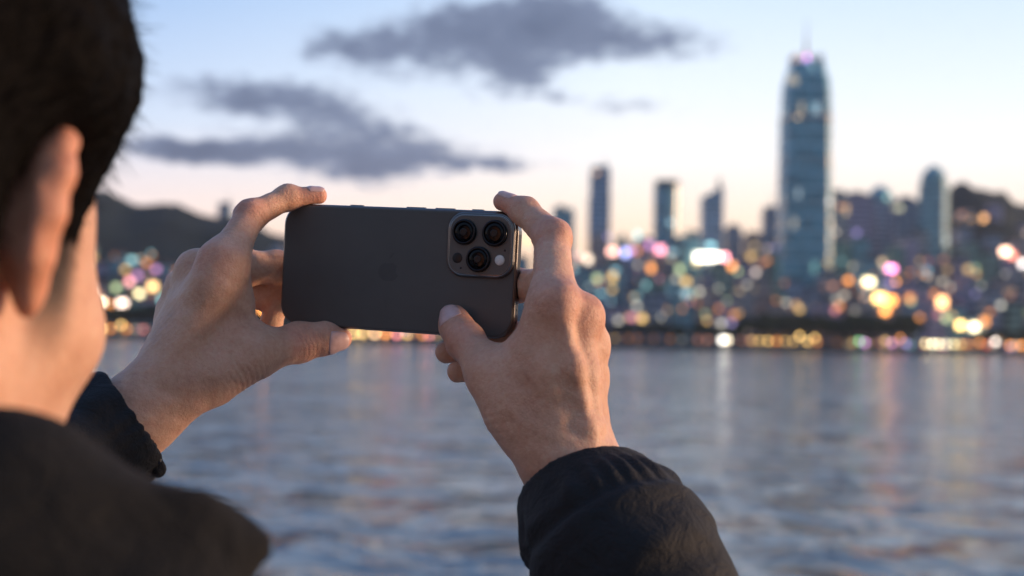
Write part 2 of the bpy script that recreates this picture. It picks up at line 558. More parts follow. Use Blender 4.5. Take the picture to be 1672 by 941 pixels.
def right_hand():
    idx = [J(905, 497, .738, 12.0), J(901, 388, .770, 9.3), J(858, 346, .788, 7.4), J(821, 329, .7935, 5.3)]
    mid = [J(946, 520, .745, 11), J(892, 468, .787, 10), J(843, 466, .806, 8.8), J(792, 474, .8115, 7)]
    rng = [J(955, 568, .757, 10.5), J(893, 540, .800, 9.3), J(800, 562, .815, 8), J(728, 575, .812, 6.3)]
    pky = [J(960, 615, .770, 9.5), J(900, 598, .803, 8.5), J(820, 602, .810, 7.4), J(747, 608, .804, 6.0)]
    thb = [J(880, 715, .742, 16), J(805, 612, .757, 12.2), J(759, 556, .780, 9.5), J(745, 533, .7885, 8.4), J(739, 519, .7925, 7.2)]
    lo, hi = hand_box(idx + mid + rng + pky + thb + [J(1010, 940, .70, 20)])
    F = Field(lo, hi, HV)
    for f in (idx, mid, rng, pky): finger(F, f)
    G = Field(lo, hi, HV)
    G.chain([J(900, 740, .738, 15), J(905, 610, .738, 14), J(905, 500, .740, 12)], k=.010)
    G.chain([J(925, 740, .740, 15), J(944, 524, .747, 11.0)], k=.010)
    G.chain([J(945, 740, .745, 14), J(955, 568, .758, 10.6)], k=.010)
    G.chain([J(955, 740, .752, 13), J(958, 615, .770, 9.8)], k=.010)
    G.chain([J(900, 660, .750, 17), J(915, 580, .752, 15)], k=.012)
    G.chain([J(866, 700, .748, 17), J(845, 668, .750, 16), J(806, 613, .757, 12.4)], k=.012)
    G.chain([J(845, 628, .752, 14), J(868, 585, .750, 12), J(890, 535, .745, 11.5)], k=.012)
    G.chain([J(905, 715, .745, 19), J(938, 775, .742, 21.5), J(985, 860, .715, 23), J(1040, 960, .68, 25)], k=.014)
    T = Field(lo, hi, HV)
    T.chain(thb[1:], k=.006)
    T.ell(thb[2][0], np.eye(3), [.0098] * 3, k=.004)
    for A, k in ((F, .010), (T, .012)):
        o = G.v; d = A.v; q = np.maximum(k - np.abs(o - d), 0) / k
        G.v = np.minimum(o, d) - q * q * k * .25
    # knuckles
    G.ell(pc(916, 492, .731), np.eye(3), [.0088] * 3, k=.008)
    G.ell(pc(955, 512, .739), np.eye(3), [.0088] * 3, k=.007)
    G.ell(pc(966, 560, .751), np.eye(3), [.0080] * 3, k=.007)
    G.ell(pc(911, 385, .765), np.eye(3), [.0062] * 3, k=.006)
    # tendons and veins standing proud on the back of the hand
    G.chain([J(918, 515, .7254, 1.9), J(940, 600, .7243, 1.9), J(962, 700, .7268, 1.6), J(972, 770, .732, 1.0)], k=.0095)
    G.chain([J(952, 530, .735, 1.8), J(965, 610, .7325, 1.6), J(976, 690, .733, 1.2)], k=.009)
    # creases on the thumb knuckle and the index knuckle
    u = thb[2][0] - thb[1][0]; u /= np.linalg.norm(u)
    dn = np.array([-.35, .1, 1.0]); dn -= u * (dn @ u); dn /= np.linalg.norm(dn)
    folds.append((thb[2][0], u, dn, [(-.0048, .0004, .0006), (-.0024, .0006, .0006), (.0002, .0007, .0006), (.0028, .0006, .0006), (.0052, .0004, .0006)], .012))
    folds.append((idx[1][0], np.array([-.25, .95, -.1]), np.array([.8, .45, .4]), [(-.0035, .0004, .0005), (-.0012, .0005, .0005), (.0012, .0005, .0005), (.0035, .0004, .0005)], .010))
    folds.append((idx[1][0], np.array([-.35, .93, 0]), np.array([-.8, -.45, .3]), [(0, .0012, .0007)], .010))
    folds.append((pc(800, 700, .745), np.array([.45, -.85, -.1]), np.array([-.9, -.3, .35]), [(-.010, .0005, .0009), (-.006, .0006, .0009), (-.002, .0006, .0009), (.003, .0006, .0009), (.008, .0005, .0009)], .020))
    c = PH_C + PH_R @ np.array([0, 0, -PT / 2])
    G.slab(c, PH_R.T, [PW / 2 + .0002, PHH / 2 + .0002, PT / 2 + .0007], r=.0015, k=.0006)
    G.plane(pc(1010, 905, .70), pc(1040, 960, .68) - pc(985, 860, .715))
    nail(thb[3], thb[4], (-.32, .30, 1.0), .0066, .0130)
    nail(idx[2], idx[3], (.25, 1.0, .30), .0048, .0105)
    return G.mesh()


# ---- head frame: local X right, Y forward, Z up
HPSI, HPIT = R(13), R(10)
HC = np.array([-.2275, .011, -.470])
hx = np.array([math.cos(HPSI), 0, math.sin(HPSI)])
hf = np.array([math.sin(HPSI), 0, -math.cos(HPSI)])
hu = np.array([0, 1.0, 0])
hy = hf * math.cos(HPIT) - hu * math.sin(HPIT)
hz = hu * math.cos(HPIT) + hf * math.sin(HPIT)
HA = np.stack([hx, hy, hz])


def H(x, y, z): return HC + (np.array([x, y, z]) / 1000.) @ HA


SH_R = np.array([-.150, -.168, -.425]); EL_R = np.array([.125, -.275, -.60])
SH_L = np.array([-.445, -.150, -.385]); EL_L = np.array([-.345, -.190, -.60])
WR_R = pc(940, 775, .742); WR_L = pc(215, 684, .775)
PEL = np.array([-.275, -.66, -.40])


def body_core():
    lo = np.array([-.56, -.78, -.84]); hi = np.array([.22, .22, -.22])
    F = Field(lo, hi, .0042)
    k = .02
    # neck, trunk, pelvis
    nb = np.array([-.255, -.16, -.415])
    F.cone(H(0, -18, -70), nb, .050, .062, .03)
    F.chain([(nb + [0, .01, 0], .062), (np.array([-.275, -.27, -.39]), .10)], k=.05)
    F.chain([(np.array([-.275, -.27, -.39]), .115), (PEL, .12)], k=.05, flat=(0, 0, 1), kf=1.25)
    for S, E_, W_ in ((SH_R, EL_R, WR_R), (SH_L, EL_L, WR_L)):
        F.chain([(nb + [0, -.04, 0], .05), (S, .045), (E_, .036), (W_ + (E_ - W_) * .45, .033), (W_ + (E_ - W_) * .18, .024)], k=.02)
    return F.mesh()


def ear_mesh(F, s):
    def E(x, y, z): return H(s * (75 + x), y, 35 - (35 - z) * .80)
    # flat flap, then rim, lobe and hollow
    ax = HA.copy(); q = R(35) * s
    n_ = HA[0] * math.cos(q) + HA[1] * math.sin(q) * 1.0; n_ /= np.linalg.norm(n_)
    fw = np.cross(HA[2], n_)
    A = np.stack([n_, fw, HA[2]])
    F.ell(E(8, -11, 6), A, [.0042, .017, .024], k=.006)
    pts = [E(3, 6, 16), E(8, 3, 29), E(13, -6, 35), E(18, -14, 32), E(21, -18, 18), E(19, -18, 2), E(13, -14, -14), E(7, -7, -23)]
    for p, q_ in zip(pts[:-1], pts[1:]): F.cone(p, q_, .0034, .0034, .005)
    F.cone(E(-2, -8, 16), E(6, -12, 8), .010, .008, .010)
    F.cone(E(-2, -8, -6), E(5, -12, -6), .009, .008, .010)
    F.ell(E(5, -5, -25), A, [.0045, .009, .009], k=.006)
    F.ell(E(2, 6, -2), HA, [.004, .005, .008], k=.006)
    F.ell(E(12, 1, 4), HA, [.007, .008, .012], k=.005, op='sub')


def head_fine():
    """head and neck at a finer voxel"""
    F = Field(HC + [-.14, -.16, -.15], HC + [.14, .16, .15], .0022)
    F.ell(H(0, -8, 40), HA, [.076, .098, .090], k=0)
    F.ell(H(0, 38, -5), HA, [.066, .058, .080], k=.03)
    F.ell(H(0, 52, -55), HA, [.048, .045, .048], k=.03)
    for s in (1, -1):
        F.cone(H(s * 46, 0, -40), H(s * 12, 78, -82), .018, .015, .03)
        F.ell(H(s * 48, 55, -18), HA, [.020, .022, .017], k=.02)
        F.ell(H(s * 28, 90, 12), HA, [.016, .010, .011], k=.006, op='sub')
        F.ell(H(s * 29, 82, 10), HA, [.012, .012, .011], k=.003)
        F.cone(H(s * 16, 85, 10), H(s * 42, 78, 10), .0016, .0016, .002, op='sub')
        F.cone(H(s * 15, 93, 27), H(s * 42, 80, 26), .006, .005, .012)
        F.ell(H(s * 11, 100, -24), HA, [.007, .009, .007], k=.006)
    F.cone(H(0, 92, 12), H(0, 111, -20), .006, .010, .012)
    F.cone(H(-18, 88, -47), H(18, 88, -47), .006, .006, .006); F.cone(H(-14, 88, -58), H(14, 88, -58), .007, .007, .006)
    F.cone(H(-20, 94, -52), H(20, 94, -52), .0016, .0016, .003, op='sub')
    F.ell(H(0, 84, -84), HA, [.020, .014, .014], k=.012)
    for s in (1, -1): ear_mesh(F, s)
    nb = np.array([-.255, -.16, -.415])
    F.cone(H(0, -18, -50), nb, .056, .064, .03)
    return F.mesh()


def hair_mesh():
    F = Field(HC + [-.15, -.12, -.16], HC + [.15, .20, .14], .0025)
    F.ell(H(0, -14, 73), HA, [.0985, .106, .086], k=0)
    F.ell(H(0, -52, -2), HA, [.082, .050, .055], k=.02)
    F.ell(H(0, -50, 20), HA, [.080, .062, .085], k=.03)
    F.cone(H(0, 30, 135), H(0, 72, 112), .032, .028, .03)
    for s in (1, -1):
        F.ell(H(s * 69, 25, 26), HA, [.0065, .011, .030], k=.010)       # sideburn
        F.cone(H(s * 76, 12, 62), H(s * 82, -14, 62), .017, .018, .02)
    # hairline: cut away the face and the neck
    F.ell(H(0, 98, 12), HA, [.092, .066, .092], k=.012, op='sub')
    F.ell(H(88, -4, 4), HA, [.026, .020, .034], k=.008, op='sub')
    F.ell(H(-88, -4, 4), HA, [.026, .020, .034], k=.008, op='sub')
    F.ell(H(0, -30, -98), HA, [.10, .10, .058], k=.012, op='sub')
    P, Q = F.mesh()
    n = vnormals(P, Q)
    L = (P - HC) @ HA.T
    P = P + n * (.0010 * nz3(L * [1, 1, .5], 260, 3) + .0012 * nz3(L * [1, 1, .5], 800, 4) + .001 * nz3(L, 60, 5))[:, None]
    return P, Q


# ---- skin material
def skin_material():
    m, nt, b = new_mat('skin')
    tc = N(nt, 'TexCoord'); O = tc.outputs['Object']
    n1 = noise(nt, 38, 5, .6, vec=O); n2 = noise(nt, 420, 4, .65, vec=O); n3 = noise(nt, 12, 3, .5, vec=O)
    r1 = ramp(nt, n1.outputs[0], [(.28, (.58, .30, .185)), (.5, (.71, .40, .255)), (.75, (.79, .48, .325))])
    at = N(nt, 'Attribute'); at.attribute_name = 'tone'
    mix = N(nt, 'MixRGB', blend_type='MULTIPLY'); mix.inputs[0].default_value = 1
    nt.links.new(r1.outputs[0], mix.inputs[1]); nt.links.new(at.outputs['Color'], mix.inputs[2])
    mx2 = N(nt, 'MixRGB', blend_type='OVERLAY'); mx2.inputs[0].default_value = .35
    nt.links.new(mix.outputs[0], mx2.inputs[1]); nt.links.new(n2.outputs[0], mx2.inputs[2])
    nt.links.new(mx2.outputs[0], b.inputs['Base Color'])
    rr = ramp(nt, n2.outputs[0], [(.3, (.38,) * 3), (.7, (.58,) * 3)])
    nt.links.new(rr.outputs[0], b.inputs['Roughness'])
    b.inputs['Subsurface Weight'].default_value = .22
    b.inputs['Subsurface Radius'].default_value = (.9, .32, .18)
    b.inputs['Subsurface Scale'].default_value = .006
    b.inputs['Specular IOR Level'].default_value = .42
    v = N(nt, 'TexVoronoi'); v.inputs['Scale'].default_value = 900; nt.links.new(O, v.inputs['Vector'])
    v2 = N(nt, 'TexVoronoi'); v2.feature = 'DISTANCE_TO_EDGE'; v2.inputs['Scale'].default_value = 520
    nd = N(nt, 'VectorMath', operation='ADD'); nt.links.new(O, nd.inputs[0])
    sc = N(nt, 'VectorMath', operation='SCALE'); sc.inputs['Scale'].default_value = .004
    nt.links.new(n2.outputs['Color'], sc.inputs[0]); nt.links.new(sc.outputs[0], nd.inputs[1]); nt.links.new(nd.outputs[0], v2.inputs['Vector'])
    a = N(nt, 'Math', operation='MULTIPLY_ADD'); nt.links.new(v2.outputs['Distance'], a.inputs[0]); a.inputs[1].default_value = .9
    nt.links.new(n2.outputs[0], a.inputs[2])
    a2 = N(nt, 'Math', operation='MULTIPLY_ADD'); nt.links.new(n1.outputs[0], a2.inputs[0]); a2.inputs[1].default_value = 3.0; nt.links.new(a.outputs[0], a2.inputs[2])
    bump(nt, b, a2.outputs[0], .7, .0005)
    return m


def nail_material():
    m, nt, b = new_mat('fingernail')
    n = noise(nt, 300, 2)
    r = ramp(nt, n.outputs[0], [(.3, (.68, .42, .36)), (.7, (.76, .50, .44))])
    nt.links.new(r.outputs[0], b.inputs['Base Color'])
    b.inputs['Roughness'].default_value = .28
    b.inputs['Coat Weight'].default_value = .4; b.inputs['Coat Roughness'].default_value = .2
    return m


def cloth_material(name, c, rough=.8, sc=1.0, bs=.4, sheen=.1):
    m, nt, b = new_mat(name)
    tc = N(nt, 'TexCoord'); O = tc.outputs['Object']
    n1 = noise(nt, 22 * sc, 5, .6, vec=O); n2 = noise(nt, 900, 3, .6, vec=O); n3 = noise(nt, 60 * sc, 4, .6, vec=O, dist=1.2)
    r = ramp(nt, n1.outputs[0], [(.3, tuple(x * .75 for x in c)), (.7, tuple(x * 1.3 for x in c))])
    nt.links.new(r.outputs[0], b.inputs['Base Color'])
    b.inputs['Roughness'].default_value = rough
    b.inputs['Sheen Weight'].default_value = sheen
    b.inputs['Sheen Roughness'].default_value = .5
    a = N(nt, 'Math', operation='MULTIPLY_ADD'); nt.links.new(n3.outputs[0], a.inputs[0]); a.inputs[1].default_value = 5; nt.links.new(n2.outputs[0], a.inputs[2])
    bump(nt, b, a.outputs[0], bs, .0012)
    return m


m_skin = skin_material(); m_nail = nail_material()
m_hair, nt_, b_ = new_mat('black_hair')
_n = noise(nt_, 300, 3); _r = ramp(nt_, _n.outputs[0], [(.3, (.002, .0017, .0015)), (.7, (.006, .0046, .004))])
nt_.links.new(_r.outputs[0], b_.inputs['Base Color']); b_.inputs['Roughness'].default_value = .75; b_.inputs['Specular IOR Level'].default_value = .06
bump(nt_, b_, _n.outputs[0], .5, .002)
m_jacket = cloth_material('jacket_torso_cloth', (.0036, .0032, .0029), .95, 1.0, .8, .0)
m_sleeve = cloth_material('sleeve_nylon', (.0085, .0075, .007), .8, 1.3, .5, .01)
m_trouser = cloth_material('trouser_cloth', (.02, .022, .03), .9)
m_shoe = simple('shoe_leather', (.02, .02, .02), .5)
m_snap = simple('snap_metal', (.06, .06, .065), .3, 1)


def W(P): return c2w(P)


def build_person():
    parts = []
    for fn in (left_hand, right_hand, head_fine, body_core): parts.append(fn())
    V = []; Q = []; b = 0; tone = []
    for i, (p, q) in enumerate(parts):
        t = np.ones((len(p), 3))
        if i < 2:
            vn_ = vnormals(p, q); disp = np.zeros(len(p))
            for (c, u, dn, lines, R_) in folds:
                u = np.array(u, float); u /= np.linalg.norm(u); dn = np.array(dn, float); dn -= u * (dn @ u); dn /= np.linalg.norm(dn)
                r = p - c; sel = np.linalg.norm(r, axis=1) < R_ * 1.6
                rr = r[sel]; s_ = rr @ u; la = rr @ np.cross(u, dn)
                s_ = s_ + .0006 * np.sin(la * 260 + 1 + c[0] * 900) + .0002 * np.sin(la * 900)
                wgt = np.clip((vn_[sel] @ dn - .15) / .5, 0, 1) * np.clip(1.3 - np.linalg.norm(rr, axis=1) / R_, 0, 1)
                dd_ = sum(-dp * (.45 if R_ > .018 else .9) * np.exp(-((s_ - o_) / sg) ** 2) for o_, dp, sg in lines)
                disp[sel] += dd_ * wgt
            disp += .00022 * nz3(p, 420, 40) + .00012 * nz3(p, 1000, 41)
            p = p + vn_ * disp[:, None]
            # naturally redder finger ends and joints
            for (c, u, dn, r_, w_, l_) in nails:
                dd = np.linalg.norm(p - c, axis=1)
                f = np.exp(-(dd / .013) ** 2)[:, None]
                t = t * (1 - f * np.array([.0, .20, .16]))
            if i == 1: jj = [pc(905, 380, .765), pc(918, 492, .73), pc(955, 512, .74), pc(759, 556, .775)]
            else: jj = [pc(405, 345, .815), pc(350, 425, .785), pc(489, 559, .815)]
            for c in jj:
                dd = np.linalg.norm(p - c, axis=1)
                f = np.exp(-(dd / .011) ** 2)[:, None]
                t = t * (1 - f * np.array([.03, .22, .20]))
        if i == 2:
            L = (p - HC) @ HA.T * 1000
            for s in (1, -1):
                # clipped sideburn and faded hairline, real hair stubble on the skin
                a = np.exp(-(((L[:, 0] - s * 72) / 26) ** 2 + ((L[:, 1] - 24) / 12) ** 4 + (np.clip(L[:, 2] + 6, -99, 0) / 20) ** 2))
                t = t * (1 - a[:, None] * .93)
            a = np.clip((-L[:, 1] - 22) / 18, 0, 1) * np.clip((L[:, 2] + 75) / 40, 0, 1)
            t = t * (1 - a[:, None] * .93)
        if i == 2:
            a = np.clip((np.abs(L[:, 0]) - 74) / 5, 0, 1) * (np.abs(L[:, 1] + 8) < 32) * (np.abs(L[:, 2] - 4) < 42)
            t = t * (1 - a[:, None] * np.array([.03, .24, .30]))
        tone.append(t)
        V.append(p); Q.append(q + b); b += len(p)
    Vs = V
    V = np.concatenate(V); Q = np.concatenate(Q); tone = np.concatenate(tone)
    me = mesh_np('person', W(V), Q)
    ca = me.color_attributes.new('tone', 'FLOAT_COLOR', 'POINT')
    ca.data.foreach_set('color', np.concatenate([tone, np.ones((len(tone), 1))], 1).astype(np.float32).ravel())
    pr = link('person', me, m_skin)
    tag(pr, 'person with short black hair and black jacket seen from behind, holding up a phone', 'person')
    # nails
    from mathutils.bvhtree import BVHTree
    bv = [BVHTree.FromPolygons([tuple(v) for v in P], [tuple(map(int, f)) for f in Qq]) for P, Qq in ((Vs[0], parts[0][1]), (Vs[1], parts[1][1]))]
    for ni, (c, u, dn, r_, w_, l_) in enumerate(nails):
        s = np.cross(u, dn); vs = []; nu, nv = 16, 14; T = bv[0 if ni < 2 else 1]; inn = []
        for j in range(nv + 1):
            y = j / nv
            for i in range(nu + 1):
                x = -1 + 2 * i / nu
                # rounded-rectangle outline, lengthwise curve at both ends
                yy = y + (.12 * x * x * (1 - 2 * y) if y < .5 else -.16 * x * x * (2 * y - 1))
                ww = w_ * (.86 + .14 * math.sin(min(1, yy * 1.6) * math.pi / 2)) * (1 - .10 * max(0, yy - .8) * 5)
                along = -l_ * .62 + l_ * yy
                ang = x * ww / r_ * .95
                d = dn * math.cos(ang) + s * math.sin(ang)
                # bend the casting direction forward past the tip centre so the plate follows the rounding
                if along > 0: d = d * math.cos(along / r_ * .5) + u * math.sin(along / r_ * .5); o_ = c + u * along * .55
                else: o_ = c + u * along
                hit = T.ray_cast(Vector(o_ + d * .02), Vector(-d), .03)[0]
                hp = np.array(hit) if hit is not None else o_ + d * r_
                e_ = max(abs(x) ** 4, 1 - min(1, yy * 8))
                vs.append(hp + d * (.00055 - .0005 * e_)); inn.append(hp - d * .0006)
        vs = np.array(vs); n = len(vs)
        # relax the plate so it does not carry the skin's unevenness
        G_ = vs.reshape(nv + 1, nu + 1, 3)
        for _ in range(3):
            G2 = G_.copy(); G2[1:-1, 1:-1] = (G_[:-2, 1:-1] + G_[2:, 1:-1] + G_[1:-1, :-2] + G_[1:-1, 2:] + 2 * G_[1:-1, 1:-1]) / 6; G_ = G2
        al = np.concatenate([G_.reshape(-1, 3), np.array(inn)])
        f = []
        for j in range(nv):
            for i in range(nu):
                a = j * (nu + 1) + i
                f.append((a, a + 1, a + nu + 2, a + nu + 1)); f.append((n + a + nu + 1, n + a + nu + 2, n + a + 1, n + a))
        bd = [i for i in range(nu + 1)] + [j * (nu + 1) + nu for j in range(1, nv + 1)] + [nv * (nu + 1) + i for i in range(nu - 1, -1, -1)] + [j * (nu + 1) for j in range(nv - 1, 0, -1)]
        for i in range(len(bd)):
            p, q = bd[i], bd[(i + 1) % len(bd)]
            f.append((q, p, n + p, n + q))
        link('fingernail', mesh_np('fingernail', W(al), f), m_nail, pr)
    P_, Q_ = hair_mesh()
    # short strands over the cap
    rs = np.random.RandomState(5); hn = vnormals(P_, Q_)
    pick = rs.choice(len(P_), 14000); root = P_[pick] - hn[pick] * .002
    L = (P_[pick] - HC) @ HA.T
    flow = (-.75 * HA[2])[None] - .25 * HA[1][None] + np.clip(L[:, 2:3] - .11, 0, 1) * 20 * (HA[1] + HA[2])[None]
    dr = hn[pick] * rs.uniform(.25, .9, (len(pick), 1)) + flow + rs.normal(size=(len(pick), 3)) * .28
    dr /= np.linalg.norm(dr, axis=1, keepdims=True)
    ln = rs.uniform(.006, .014, (len(pick), 1)) * np.clip((L[:, 2:3] + .05) / .08, .35, 1)
    sd_ = np.cross(dr, hn[pick]); sd_ /= np.linalg.norm(sd_, axis=1, keepdims=True) + 1e-9
    A_ = root - sd_ * .00028; B_ = root + sd_ * .00028; tp = root + dr * ln
    HV_ = np.concatenate([P_, A_, B_, tp + sd_ * .00007, tp - sd_ * .00007]); n0 = len(P_); m_ = len(pick); ar = np.arange(m_)
    HQ = np.concatenate([Q_, np.stack([n0 + ar, n0 + m_ + ar, n0 + 2 * m_ + ar, n0 + 3 * m_ + ar], 1)])
    link('hair', mesh_np('hair', W(HV_), HQ), m_hair, pr)
    # eyes
    for s in (1, -1):
        mb = MB(); mb.lathe([(.0115 * math.sin(math.pi * i / 12) + 1e-5, -.0115 * math.cos(math.pi * i / 12)) for i in range(13)], 20, tuple(W(H(s * 29, 79, 10))))
        mb.build('eye', simple('eye', (.5, .48, .45), .1) if s == 1 else bpy.data.materials['eye'], pr)

    # jacket trunk
    F = Field([-.60, -.72, -.66], [.05, .03, -.22], .0045)
    nb = np.array([-.25, -.16, -.412])
    F.chain([(np.array([-.275, -.25, -.39]), .145), (np.array([-.275, -.55, -.40]), .15)], k=.05, flat=(0, 0, 1), kf=1.15)
    F.cone(np.array([-.25, -.13, -.415]), SH_R + [-.005, .012, .0], .070, .066, .05)
    F.cone(np.array([-.26, -.13, -.415]), SH_L, .070, .064, .05)
    F.cone(SH_R, SH_R + (EL_R - SH_R) * .3, .066, .060, .03)
    F.cone(SH_L, SH_L + (EL_L - SH_L) * .3, .064, .060, .03)
    F.chain([(pc(40, 846, .41), .033), (pc(160, 930, .41), .031), (pc(235, 975, .41), .029), (pc(275, 985, .415), .0265)], k=.008)
    F.chain([(pc(190, 830, .405), .014), (pc(310, 850, .412), .0115), (pc(386, 888, .42), .0090), (pc(440, 893, .42), .0035)], k=.012)
    for a_, b_, r_ in ((pc(60, 850, .368), pc(230, 840, .372), .012), (pc(230, 840, .372), pc(390, 868, .385), .011)): F.cone(a_, b_, r_, r_ * .8, .02, op='sub')
    F.cone(nb, np.array([-.236, -.118, -.435]), .074, .068, .02)          # collar
    F.cone(np.array([-.265, -.12, -.385]), pc(0, 870, .40), .04, .030, .02)  # hood roll behind the neck
    P_, Q_ = F.mesh(); n_ = vnormals(P_, Q_)
    P_ = P_ + n_ * (.005 * nz3(P_ * [1.2, .6, 1], 48, 13) + .0018 * nz3(P_, 120, 12))[:, None]
    jk = link('jacket', mesh_np('jacket', W(P_), Q_), m_jacket, pr)
    # sleeves, open at the cuff
    # right
    c0 = pc(955, 812, .734); c1 = pc(1014, 905, .705)
    ax = (EL_R - c0); ax /= np.linalg.norm(ax)
    lo = np.minimum(c0, EL_R) - .085; hi = np.maximum(c0, EL_R) + .085
    F = Field(lo, hi, .0022)
    ra = .0328
    F.chain([(c0 - ax * .03, ra - .002), (c0 + ax * .012, ra), (c1, .0432), (EL_R, .056)], k=.02)
    F.cone(EL_R, SH_R + (EL_R - SH_R) * .55, .060, .064, .02)
    fr = np.cross(ax, [0, 0, 1.0]); fr /= np.linalg.norm(fr); fu = np.cross(fr, ax)
    V3 = 0
    P_, Q_ = None, None
    cn = np.array([-.38, .86, -.30]); cn = -ax * .75 + np.array([.0, .25, -.35]); cn /= np.linalg.norm(cn)
    F.plane(c0 - ax * .004, cn)
    F.cone(c0 - ax * .05, c0 + ax * .05, ra - .0055, ra - .0035, 0, op='sub')
    P_, Q_ = F.mesh()
    n_ = vnormals(P_, Q_)
    s_ = (P_ - c0) @ ax
    q_ = P_ - c0; rad_ = np.linalg.norm(q_ - np.outer(s_, ax), axis=1)
    th = np.arctan2(q_ @ fu, q_ @ fr)
    outer = np.clip((rad_ - (ra - .0045)) / .003, 0, 1)
    cuff = np.exp(-((s_ - .014) / .010) ** 2)
    edge = np.clip((s_ + .004) / .01, 0, 1)
    disp = outer * edge * (.0013 * cuff * np.sin(th * 21 + 5 * np.sin(th * 3)) + .0016 * nz3(np.stack([s_ * 1.6, np.cos(th + s_ * 9) * .045, np.sin(th + s_ * 9) * .045], 1), 95, 21) * np.clip(s_ / .03, 0, 1)
             - .0030 * np.exp(-((s_ - .026) / .005) ** 2) + .0006 * nz3(P_, 260, 22))
    P_ = P_ + n_ * disp[:, None]
    link('sleeve', mesh_np('sleeve', W(P_), Q_), m_sleeve, jk)
    # left
    c0 = pc(205, 694, .772); ax = EL_L - c0; ax /= np.linalg.norm(ax)
    lo = np.minimum(c0, EL_L) - .075; hi = np.maximum(c0, EL_L) + .075
    F = Field(lo, hi, .0022)
    ra = .0275
    F.chain([(c0 - ax * .03, ra - .002), (c0 + ax * .012, ra + .001), (c0 + ax * .06, .036), (EL_L, .055)], k=.02)
    F.cone(EL_L, SH_L + (EL_L - SH_L) * .5, .055, .062, .02)
    cn = pc(178, 628, .775) - pc(257, 752, .775); cn = np.cross(cn, np.array([-.42, -.09, -1.0])); cn /= np.linalg.norm(cn)
    if cn @ ax > 0: cn = -cn
    F.plane(pc(217, 690, .772), cn)
    F.cone(c0 - ax * .06, c0 + ax * .05, ra - .0050, ra - .0025, 0, op='sub')
    P_, Q_ = F.mesh(); n_ = vnormals(P_, Q_)
    fr = np.cross(ax, [0, 0, 1.0]); fr /= np.linalg.norm(fr); fu = np.cross(fr, ax)
    q_ = P_ - c0; s_ = q_ @ ax; rad_ = np.linalg.norm(q_ - np.outer(s_, ax), axis=1); th = np.arctan2(q_ @ fu, q_ @ fr)
    outer = np.clip((rad_ - (ra - .004)) / .003, 0, 1)
    cuff = np.exp(-((s_ - .016) / .012) ** 2)
    P_ = P_ + n_ * (outer * (.0009 * cuff * np.sin(th * 19 + 4 * np.sin(th * 3)) + .0012 * nz3(P_, 190, 31) - .002 * np.exp(-((s_ - .03) / .005) ** 2)))[:, None]
    sl = link('sleeve', mesh_np('sleeve', W(P_), Q_), m_sleeve, jk)
    # cuff tab with a snap
    F = Field(pc(255, 755, .765) - .03, pc(255, 755, .765) + .03, .0009)
    F.cone(pc(244, 732, .757), pc(262, 764, .757), .0035, .0030, 0, flat=(0, 0, 1), kf=1.6)
    F.cone(pc(236, 742, .757), pc(258, 770, .757), .0035, .0035, .003)
    link('cuff_tab', mesh_np('cuff_tab', *(lambda a: (W(a[0]), a[1]))(F.mesh())), m_sleeve, jk)
    F = Field(pc(255, 755, .755) - .012, pc(255, 755, .755) + .012, .0005)
    F.ell(pc(257, 752, .7525), np.eye(3), [.0022, .0022, .0014], k=0)
    link('snap_button', mesh_np('snap_button', *(lambda a: (W(a[0]), a[1]))(F.mesh())), m_snap, jk)

    # trousers and shoes down to the quay (world space)
    pw = W(PEL)
    F = Field([pw[0] - .24, pw[1] - .22, .04], [pw[0] + .24, pw[1] + .22, pw[2] + .16], .008)
    F.cone(pw + [-.07, 0, 0], pw + [.07, 0, 0], .125, .125, .03); F.cone(pw, pw + [0, 0, .10], .14, .14, .03)
    for s in (1, -1):
        F.chain([(pw + [s * .09, 0, -.05], .095), (np.array([pw[0] + s * .10, pw[1] + .02, .50]), .068), (np.array([pw[0] + s * .11, pw[1] - .01, .10]), .060)], k=.02)
    tr = link('trousers', mesh_np('trousers', *F.mesh()), m_trouser, pr)
    for s in (1, -1):
        F = Field([pw[0] + s * .11 - .08, pw[1] - .14, -.01], [pw[0] + s * .11 + .08, pw[1] + .24, .16], .005)
        a = np.array([pw[0] + s * .11, pw[1] - .03, .05])
        F.cone(a, a + [s * .02, .17, -.012], .045, .036, .02); F.cone(a, a + [0, 0, .05], .045, .05, .02)
        F.plane([0, 0, .004], (0, 0, -1))
        link('shoe', mesh_np('shoe', *F.mesh()), m_shoe, pr)
    return pr


build_person()
# ------------------------------------------------------------------ sky, sun
w = bpy.data.worlds.new('World'); scene.world = w; w.use_nodes = True
nt = w.node_tree
for n in list(nt.nodes): nt.nodes.remove(n)
out = nt.nodes.new('ShaderNodeOutputWorld'); bg = nt.nodes.new('ShaderNodeBackground')
nt.links.new(bg.outputs[0], out.inputs[0])
bg.inputs[1].default_value = .1
SUN_EL, SUN_AZ = R(4), R(88)         # azimuth clockwise from the view direction
sky = nt.nodes.new('ShaderNodeTexSky'); sky.sky_type = 'NISHITA'; sky.sun_disc = False
sky.sun_elevation = SUN_EL; sky.sun_rotation = SUN_AZ; sky.altitude = 10; sky.air_density = 1; sky.dust_density = 2; sky.ozone_density = 2


def mth(op, a, b=None, c=None, clamp=False):
    n = nt.nodes.new('ShaderNodeMath'); n.operation = op; n.use_clamp = clamp
    for i, x in enumerate((a, b, c)):
        if x is None: continue
        if hasattr(x, 'links') or hasattr(x, 'is_linked'): nt.links.new(x, n.inputs[i])
        else: n.inputs[i].default_value = x
    return n.outputs[0]


